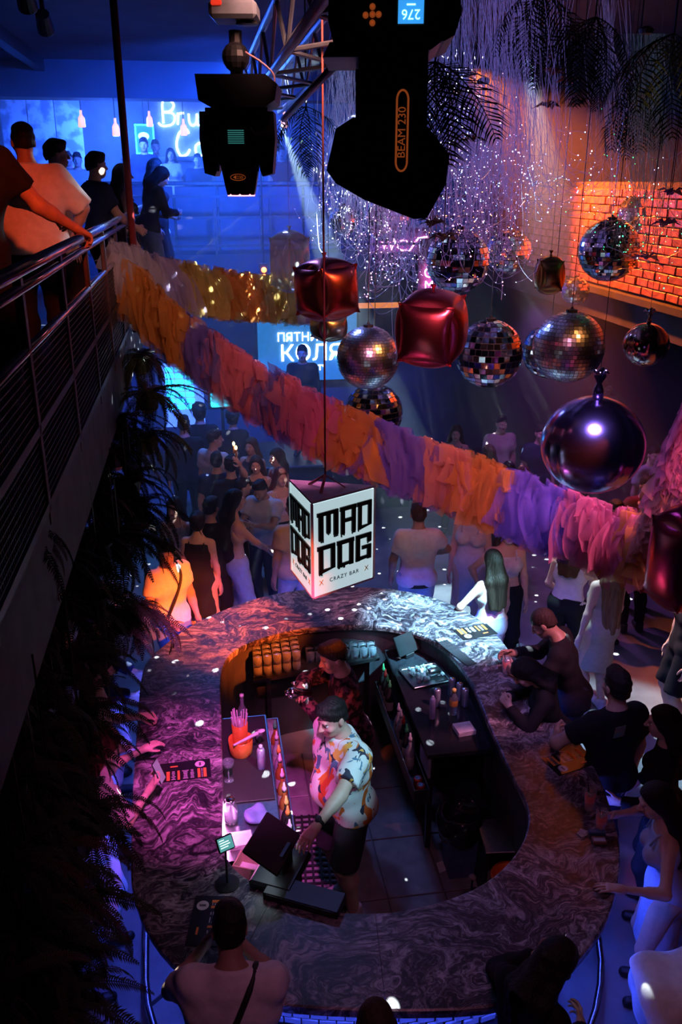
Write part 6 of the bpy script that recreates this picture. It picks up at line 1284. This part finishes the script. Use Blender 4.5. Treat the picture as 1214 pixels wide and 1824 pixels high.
for i in range(6): MB().box((0, 0, .004+i*.006), (.14, .13, .0055), rot=Matrix.Rotation(rnd.uniform(-.04, .04), 3, 'Z')).build('napkin', MATS['napkin_white'], nk)
ds = thing('monitor', 'dark tablet screen standing at the far corner of the right station', 'screen', (1.62, 6.60, ZR), R(-150)); MB().box((0, 0, .12), (.26, .02, .18), rot=Matrix.Rotation(.5, 3, 'X'), bev=.005).build('screen', M_black, ds); MB().box((0, 0, .02), (.1, .1, .04), bev=.005).build('foot', M_black, ds)
# waste bin with black bag, steel tray, broom, orange crate, bits on the floor
wb = thing('waste_bin', 'grey waste bin lined with a shiny black bag under the right station', 'bin', (1.66, 4.95, .017)); MB().lathe([(.13, 0), (.17, .42), (.165, .42), (.12, .01)], n=4, rot=Matrix.Rotation(PI/4, 3, 'Z')).build('bin_body', mat('bin_blue', (.10, .14, .32), rough=.5), wb)
F_ = Field((-.24, -.24, .25), (.24, .24, .62), .012); F_.cone((0, 0, .40), (0, 0, .47), .17, .17, .03); F_.ell((0, 0, .56), (.13, .13, .09), .04, sub=True); F_.wrinkle(.012, 5, 30); V, Fc = F_.nets(); ob('bag', np_mesh('bag', V, Fc, [mat('bin_bag', (.02, .02, .03), rough=.12)]), wb)
tr_ = thing('steel_tray', 'brushed steel tray shelf at the right inner side of the bar', 'tray', (1.86, 4.72, .50), R(-6)); MB().box((0, 0, 0), (.24, .34, .015), bev=.004).build('plate', M_inox, tr_); 
for sx_ in (-.1, .1): MB().box((sx_, 0, -.25), (.02, .3, .48)).build('leg_frame', M_steel_dark, tr_)
oc = thing('orange_bucket', 'orange plastic bucket half under the near right counter', 'bucket', (1.86, 4.42, .017), 0); M_ob = mat('orange_plastic', (.85, .16, .03), (.7, .1, .02), rough=.35)
MB().lathe([(.10, 0), (.13, .40), (.125, .40), (.095, .01)], n=24, cap=False).build('bucket_body', M_ob, oc, True); MB().lathe([(.131, .385), (.138, .39), (.138, .405), (.128, .407)], n=24, cap=False).build('rim', M_ob, oc, True); MB().lathe([(.0, .30), (.12, .31)], n=24).build('contents', mat('dark_content', (.1, .03, .02), rough=.6), oc)
br = thing('broom', 'broom with a pale wooden handle leaning in the near corner of the bar', 'broom', (1.66, 4.58, .03)); MB().tube([(0, 0, .02), (.08, -.42, .72)], .014, 8).build('handle', mat('pale_wood', (.55, .45, .35), rough=.6), br); MB().box((-.01, .02, .03), (.2, .05, .06), rot=Matrix.Rotation(.8, 3, 'Z')).build('brush', M_black, br)
dp = thing('dustpan', 'dark long handled dustpan on the bar floor', 'dustpan', (1.6, 4.28, .017), R(30)); MB().box((0, 0, .02), (.26, .24, .03), bev=.01).build('pan', M_black, dp); MB().tube([(0, .08, .03), (.05, .12, .42)], .008, 6).build('handle', M_chrome, dp); MB().sphere((.052, .122, .44), (.026, .026, .018), 10, 8).build('grip', mat('grip_cream', (.35, .28, .24), rough=.6), dp)
pb = thing('paper_scrap', 'white scrap of paper on the bar floor tiles', 'paper', (1.55, 4.98, .0165), .5); MB().add([(-.06, -.03, .004), (.05, -.05, .012), (.07, .04, .004), (-.02, .05, .02)], [(0, 1, 2, 3)]).build('sheet', caps[0], pb)
# phones, straps, watch, print, pouring gear
I = INFO['woman in a loose pale pink top holding up a phone by the left menu']
def worldpt(I, v): c_, s_ = math.cos(I['yaw']), math.sin(I['yaw']); return Vector((I['loc'][0]+c_*v[0]-s_*v[1], I['loc'][1]+s_*v[0]+c_*v[1], I['loc'][2]+v[2]))
def handpt(I, d, ext=.09): A = I['arms'][d]; return worldpt(I, A['wr']+unit(A['wr']-A['el'])*ext)
def phone(I, d, label, rot, em):
    c = handpt(I, d, .10)+Vector((0, 0, .03)); t = thing('phone', label, 'phone', c); t.rotation_euler = rot; MB().box((0, 0, 0), (.075, .009, .155), bev=.003).build('case', M_black, t); MB().box((0, -.0052, 0), (.068, .001, .145)).build('screen', mat('phone_screen_'+str(em), (.3, .35, .4), rough=.2, emit=em, ec=(.75, .9, 1)), t)
phone(I, 1, 'dark phone held by the woman in the pink top', (R(-20), 0, R(70)), .05)
phone(INFO['dark haired woman at the bottom looking down at a bright phone'], -1, 'bright phone held by the woman at the bottom', (R(35), R(35), R(60)), 2.2)
I = INFO['bartender in a colourful palm print shirt and shorts at the till']; A = I['arms'][-1]
def child_world(o, I): o.parent = I['o']; return o
wr = A['wr']-unit(A['wr']-A['el'])*.035; ax = Vector(unit(A['wr']-A['el'])); wt = MB(); q_ = Vector((0, 0, 1)).rotation_difference(ax).to_matrix()
wt.lathe([(.034, -.011), (.036, -.008), (.036, .008), (.034, .011)], tuple(wr), 20, rot=q_); child_world(wt.build('watch_strap', M_black, None, True), I)
wf = MB(); up_ = Vector((0, 0, 1)); n_ = (up_-ax*up_.dot(ax)).normalized(); wf.lathe([(.022, 0), (.022, .010), (.018, .012)], tuple(Vector(wr)+n_*.032), 20, rot=Vector((0, 0, 1)).rotation_difference(n_).to_matrix()); child_world(wf.build('watch_face', M_steel_dark, None, True), I)
I = INFO['bartender in a dark floral shirt pouring from a shaker']
c = handpt(I, 1, .11); sk = thing('cocktail_shaker', 'steel shaker tilted in the floral bartender hands', 'shaker', c); sk.rotation_euler = (R(20), R(-70), 0); MB().lathe([(.028, -.10), (.042, .06), (.038, .075), (.02, .09)], n=18).build('cup', M_chrome, sk, True); MB().lathe([(.02, .088), (.018, .11)], n=14).build('cap', M_chrome, sk, True)
c = handpt(I, -1, .11); sk = thing('jigger', 'small steel jigger held under the shaker', 'jigger', c); MB().lathe([(.02, -.04), (.008, 0), (.022, .05), (.02, .05), (.006, .002)], n=14, cap=False).build('cups', M_chrome, sk, True); MB().lathe([(.009, -.003), (.011, 0), (.009, .003)], n=14).build('waist', M_chrome, sk)
I = INFO['man in a black tee with a small back print standing by the right menu']; T_ = I['T']; b = MB().box((0, 0, 0), (.085, .004, .09)).build('back_print', mat('print_teal', (.08, .22, .24), (.3, .25, .1), rough=.6, scale=18), None); b.parent = I['o']; b.location = T_((-.06, -.128, 1.37)); b.rotation_euler = (R(6), 0, 0)
def strap(I, pts, r_, m, name='shoulder_strap'): o = MB().tube(catmull([I['T'](p) for p in pts], 4), r_, 6).build(name, m, None, True); o.parent = I['o']
ST = mat('strap_black', (.01, .01, .012), rough=.6)
strap(INFO['man in a white shirt with a black shoulder strap reading a menu'], [(.10, .11, 1.30), (.11, .02, 1.455), (.09, -.09, 1.40), (.0, -.145, 1.2), (-.10, -.145, 1.02), (-.16, -.07, .95)], .015, ST)
strap(INFO['man in a tee lit orange with a black cross strap at the far left counter'], [(-.09, -.1, 1.40), (-.10, .0, 1.46), (-.07, .10, 1.36), (.02, .135, 1.2), (.13, .12, 1.0)], .013, ST)
I = INFO['man in a white tee with dark belt seen from behind, right of the hanging sign']; bl = MB(); bl.lathe([(.178, -.02), (.18, 0), (.178, .02)], n=28, cap=False); o = bl.build('belt', ST, None, True); o.parent = I['o']; o.location = I['T']((0, 0, .885)); o.scale = (1.08, .88, 1)
I = INFO['dancer in a white sleeveless top with a blue wristband']; A = I['arms'][1]; o = MB().lathe([(.031, -.012), (.033, 0), (.031, .012)], n=16, rot=Vector((0, 0, 1)).rotation_difference(Vector(unit(A['wr']-A['el']))).to_matrix()).build('wristband', mat('band_blue', (.1, .3, .9), rough=.4), None, True); o.parent = I['o']; o.location = A['wr']
# two candle like phone torches in the crowd
for k, (x, y) in enumerate(((416, 792), (420, 799))):
    c = PD(x, y, 9.9); t = thing('torch_light', ['upper warm glowing light held up in the crowd', 'lower warm glowing light held up in the crowd'][k], 'light', c); MB().tube([(0, 0, -.10), (0, 0, -.01)], .014, 8).build('stick', skin('tan'), t); MB().sphere((0, 0, .01), (.014, .014, .026), 10, 8).build('flame', glow('flame', (1, .5, .2), 9), t)
# safety cord of the near light running down to the hanging sign rope is part of the sign
